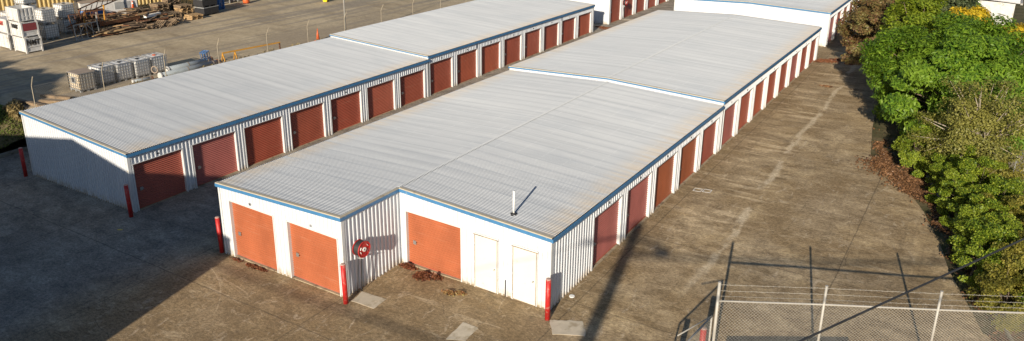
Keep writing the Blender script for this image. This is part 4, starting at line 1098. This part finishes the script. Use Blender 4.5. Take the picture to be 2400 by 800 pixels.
# loose boards
gb = 'loose scrap boards in the timber pile'
for k in range(170):
    u = random.random(); y = 12.9+u*6.5+random.uniform(-.3,.3); x = -48.9-random.random()**1.3*3.6
    L = random.uniform(1.2,3.0); az_ = math.pi/2+random.gauss(0,.35); zz = YZ+.06+max(0,(-48.9-x))*.20+random.uniform(0,.3)+.25*math.sin(u*6)**2*min(1,(-48.9-x))
    d = Vector((math.cos(az_),math.sin(az_),random.uniform(-.1,.1)))*L/2
    q = MB(); q.bar(-d, d, random.uniform(.09,.2), random.uniform(.03,.07))
    mi = random.choice(['wood','wood2','wood3','wood','wood3','rust'])
    o = q.build('scrap_board', M[mi]); o.location = (x,y,zz)
    tag(o, 'loose board somewhere in the tangled scrap timber pile', 'board', gb)
# trough frames of red-brown boxes
t = empty('timber_trough', (-50.2,15.3,YZ+.75), .12, 'long reddish timber trough lying on top of the scrap pile', 'trough')
b = MB(); b.box(-.28,-.24,-1.7,1.7,0,.28); b.box(.24,.28,-1.7,1.7,0,.28); b.box(-.24,.24,-1.7,1.7,0,.03)
for v in (-1.68,-.6,.5,1.68): b.box(-.24,.24,v-.03,v+.03,.03,.28)
b.build('trough_body', M['rust'], t)
b = MB(); b.box(-.30,-.22,-1.72,1.72,.281,.30); b.box(.22,.30,-1.72,1.72,.281,.30); b.build('trough_rim', M['wood2'], t)
q = MB(); q.box(-.14,.14,-.85,.85,0,.22); o = q.build('white_beam', M['whitep']); o.location = (-50.2,18.2,YZ+.75); o.rotation_euler = (0,0,.25); tag(o, 'white painted beam on the scrap pile', 'beam')
# rusty gate frames
def gframe(x,y,rz,w,h,lean,label,m):
    t = empty('gate_leaf', (x,y,YZ), rz, label, 'gate', 'steel gate leaves leaning by the scrap pile'); t.rotation_euler = (0, lean, rz)
    b = MB()
    for v in (0,w): b.bar((0,v,0),(0,v,h),.06)
    for zz in (.03,h): b.bar((0,0,zz),(0,w,zz),.06)
    n = max(2,int(w/.45))
    for k in range(1,n): b.bar((0,w*k/n,0),(0,w*k/n,h),.035)
    b.bar((0,0,.03),(0,w*.5,h),.035); b.bar((0,w,.03),(0,w*.5,h),.035); b.build('bars', m, t); return t
gframe(-49.15,10.9,.0,1.9,1.25,-.12,'grey steel frame with diagonals standing beside the stacked tanks',M['steelgrey'])
gframe(-49.9,12.3,-.1,1.6,2.0,-.15,'tall rusty steel frame at the left end of the scrap pile',M['rust'])
gframe(-50.6,11.6,.1,2.4,1.8,-.25,'dark steel frame behind the other frames',M['rust'])
t = empty('steel_truss', (-52.6,13.2,YZ+1.3), .25, 'long steel truss resting on the scrap heap', 'truss'); b = MB()
b.bar((0,0,0),(0,5,.8),.08); b.bar((0,0,.5),(0,4.2,1.3),.08)
for k in range(8): b.bar((0,k*.6,k*.095),(0,k*.6+.3,.5+k*.095),.04)
b.build('bars', M['rust'], t)
for k,(y,z) in enumerate(((12.6,1.9),(13.6,1.7),(14.3,2.2))):
    q = MB(); q.bar((0,0,0),(.1,.1,z),.09); o = q.build('steel_post', M['yellow'] if k != 1 else M['galv']); o.location = (-50.9,y,YZ); tag(o, ['yellow steel post upright at the left of the scrap pile','grey steel post upright in the scrap pile','yellow steel post upright behind the long trough'][k], 'post')
# dark clutter behind the frames
for k,(x,y,w_,d_,h_,m,lb) in enumerate(((-53.8,14.2,1.6,1.8,1.1,'blackp','black crate behind the steel frames'),(-53.4,16.3,1.4,1.4,.9,'wood3','dark timber crate behind the long trough'),(-54.6,15.4,1.0,1.6,1.4,'bluep','blue drum crate under the truss'))):
    t = empty('stillage', (x,y,YZ), .1*k, lb, 'crate'); b = MB(); b.box(-w_/2,w_/2,-d_/2,d_/2,.1,h_*.9); b.build('body', M[m], t)
    b = MB()
    for sx in (-1,1):
        for sy in (-1,1): b.box(sx*w_/2-.04,sx*w_/2+.04,sy*d_/2-.04,sy*d_/2+.04,0,h_)
    b.box(-w_/2-.03,w_/2+.03,-d_/2-.03,d_/2+.03,h_*.9,h_*.9+.05); b.build('frame', M['rust'], t)
# white container cabinet
t = empty('site_cabin', (-55.0,17.0,YZ), -.24, 'long white cabin with dirty roof between pile and cream shed', 'cabin')
b = MB(); b.box(-.9,.9,-2.3,2.3,.2,1.9); b.build('body', M['crate'], t)
b = MB(); b.box(-.95,.95,-2.35,2.35,1.9,1.98); b.build('roof', M['cardboard'], t)
b = MB(); b.box(.9,.93,.4,1.7,1.1,1.7); wv = b.build('vent', M['steelgrey'], t)
for k in range(7): pass
# hoop barriers
for k,(x,y,lb) in enumerate(((-54.4,18.0,'black steel hoop standing by the cabin'),(-54.2,19.4,'black steel hoop right of the other'))):
    q = MB(); q.tube([(0,0,0),(0,0,1.7),(0,.2,1.95),(0,1.2,1.95),(0,1.4,1.7),(0,1.4,0)],.05,6); o = q.build('steel_hoop', M['blackp']); o.location = (x,y,YZ); tag(o, lb, 'hoop')
# black bulk bins and blue pallets
def bulk_bin(x,y,z,label):
    t = empty('bulk_bin', (x,y,z), .1, label, 'bin', 'black bulk bins at the right end of the pile'); b = MB()
    b.box(-.6,.6,-.85,-.8,.12,.75); b.box(-.6,.6,.8,.85,.12,.75); b.box(-.6,-.55,-.8,.8,.12,.75); b.box(.55,.6,-.8,.8,.12,.75); b.box(-.55,.55,-.8,.8,.12,.17); b.build('body', M['blackp'], t)
    b = MB()
    for v in (-.7,0,.7): b.box(-.6,.6,v-.08,v+.08,0,.119)
    b.build('runner', M['blackp'], t)
    b = MB(); b.box(-.63,.63,-.88,-.8501,.70,.77); b.box(-.63,.63,.8501,.88,.70,.77); b.box(.6001,.63,-.85,.85,.70,.77); b.build('rim', M['steelgrey'], t); return t
bulk_bin(-50.7,24.0,YZ,'black bulk bin on the ground at the right end of the pile'); bulk_bin(-50.75,23.95,YZ+.78,'black bulk bin stacked on the other, grey rim')
for k in range(8):
    t = pallet('blue pallet right of the black bins, '+('topmost' if k==7 else 'lowest' if k==0 else 'one of the middle layers'), -52.2,26.1,YZ+.137*k,.02*k,M['bluep']); t['group'] = 'blue pallets stacked right of the black bins'
# dark racks beyond
for k,(y,lb) in enumerate(((28.2,'dark steel rack left of the orange bag'),(30.2,'dark steel rack right of the orange bag'),(32.4,'dark steel rack second right of the orange bag'))):
    t = empty('steel_rack', (-54.6,y,YZ), -.2, lb, 'rack', 'dark steel racks beyond the blue pallets'); b = MB()
    for sx in (-.6,.6):
        for v in (-.9,0,.9): b.bar((sx,v,0),(sx,v,1.8),.07)
    for zz in (.15,.9,1.75):
        b.bar((.6,-.9,zz),(.6,.9,zz),.05); b.bar((-.6,-.9,zz),(-.6,.9,zz),.05)
        for v in (-.9,.9): b.bar((-.6,v,zz),(.6,v,zz),.05)
    b.build('frame', M['galv'], t); b = MB(); b.box(-.55,.5,-.86,.86,.16,1.5); b.build('load', M['blackp'], t)
t = empty('orange_sack', (-52.6,30.0,YZ), 0, 'small orange sack standing in front of the dark racks', 'sack'); b = MB(); b.tube([(0,0,0),(0,0,.15),(0,0,.55),(0,.02,.75),(0,.05,.9)],[.28,.34,.3,.2,.07],12); b.build('sack_body', M['orange'], t, True)
b = MB(); b.tube([(0,.02,.74),(0,.02,.80)],.16,10); b.build('tie', M['yellow'], t)
# wheelie bins at top edge
def wbin(x,y,label,m):
    t = empty('wheelie_bin', (x,y,YZ), .3, label, 'bin', 'wheelie bins at the top edge'); b = MB()
    a = [(-.2,-.2,.05),(.2,-.2,.05),(.2,.2,.05),(-.2,.2,.05)]; c = [(-.29,-.28,.95),(.29,-.28,.95),(.29,.3,.95),(-.29,.3,.95)]
    b.poly(a[::-1]); b.poly(c)
    for k in range(4): b.quad(a[k],a[(k+1)%4],c[(k+1)%4],c[k])
    b.build('body', M[m], t); q = MB(); q.box(-.31,.31,-.3,.33,.955,1.0); q.build('lid', M[m], t)
    q = MB(); q.tube([(-.24,.22,.1),(.24,.22,.1)],.1,12); q.build('wheel', M['rubber'], t); return t
wbin(-46.75,35.2,'bright yellow bin at the top edge of the yard','binyel'); wbin(-47.3,36.7,'dark green bin beside the yellow one','bingrn'); wbin(-47.4,37.9,'green bin farther right of the yellow one','bingrn')
# cones
def cone(x,y,z,h,label):
    t = empty('traffic_cone', (x,y,z), .2, label, 'traffic cone'); q = MB(); q.box(-.2*h,.2*h,-.2*h,.2*h,0,.04); q.build('base', M['orange'], t)
    q = MB(); q.tube([(0,0,.04),(0,0,h)],[.15*h,.025],16); q.build('cone', M['orange'], t, True)
    q = MB(); q.tube([(0,0,h*.55),(0,0,h*.72)],[.15*h-(.15*h-.025)*.53+.004,.15*h-(.15*h-.025)*.71+.004],16,False); 
    if z > 2: q.build('band', M['whitep'], t, True)
    return t
cone(-34.0,21.9,YZ,.98,'tall orange traffic cone standing behind the far fence')
cone(-53.6,18.6,YZ+8*.137+.0,.62,'small orange traffic cone with white band on top of a pallet stack')
# pipes
def pipe(x,y0_,y1_,z,r,label,m='pvc',dx=0.):
    t = empty('large_pipe', (x,y0_,z), 0, label, 'pipe', 'grey pipes lying behind the far fence'); q = MB(); q.tube([(0,0,0),(dx,y1_-y0_,0)],r,16); q.build('barrel', M[m], t, True)
    for v in (0,y1_-y0_):
        u = v/(y1_-y0_)*dx; q = MB(); q.tube([(u,v-.04,0),(u,v+.04,0)],r*1.18,14); q.build('flange', M['crate'] if v==0 else M['rust'], t)
    q = MB()
    for v in ((y1_-y0_)*.45,(y1_-y0_)*.9): q.tube([(v/(y1_-y0_)*dx,v-.03,0),(v/(y1_-y0_)*dx,v+.03,0)],r*1.06,14)
    q.build('strap', M['cardboard'], t); return t
pipe(-33.5,7.7,12.1,YZ+.30,.20,'long grey pipe nearest the far fence, white end plate')
pipe(-34.5,8.9,12.3,YZ+.30,.20,'grey pipe lying behind the longer pipe, nearer the tanks')
pipe(-34.3,6.3,7.5,YZ+.14,.09,'short thin grey pipe in front of the tanks',dx=.2)
q = MB()
for k in range(3):
    for v in range(3): q.tube([(k*.22,v*.2,0),(k*.22,v*.2,.55)],.02,5)
    q.tube([(k*.22,0,.5),(k*.22,.4,.5)],.025,5); q.tube([(k*.22,0,.08),(k*.22,.4,.08)],.025,5)
for v in range(3): q.tube([(0,v*.2,.5),(.44,v*.2,.5)],.025,5)
o = q.build('tubular_stand', M['bluep']); o.location = (-34.6,11.6,YZ+.45); o.rotation_euler = (.2,0,.3); tag(o,'small blue tubular frame resting on the pipe ends','stand')
q = MB(); q.tube([(math.cos(a*.5)*.22, 0, math.sin(a*.5)*.22) for a in range(14)],.05,6); o = q.build('rope_coil', M['cardboard'], None, True); o.location = (-34.35,7.9,YZ+.55); o.rotation_euler=(0,0,.4); tag(o,'tan coil of rope hanging at the pipe end','rope coil')
# yellow trestle rail
t = empty('trestle_rail', (-33.2,12.3,YZ), 0, 'long yellow rail on trestle legs just behind the far fence', 'barrier')
q = MB(); q.bar((0,0,.95),(.55,4.6,.95),.09); q.build('rail', M['yellow'], t)
for y_ in (0.02,.95):
    for sx in (-.3,.3):
        q = MB(); q.bar((y_*.12,y_,.92),(sx+y_*.12,y_+.05,0),.06); q.build('leg', M['yellow'], t)
q = MB(); q.bar((.55,4.55,.92),(.55,4.6,0),.08); q.build('leg', M['rust'], t)
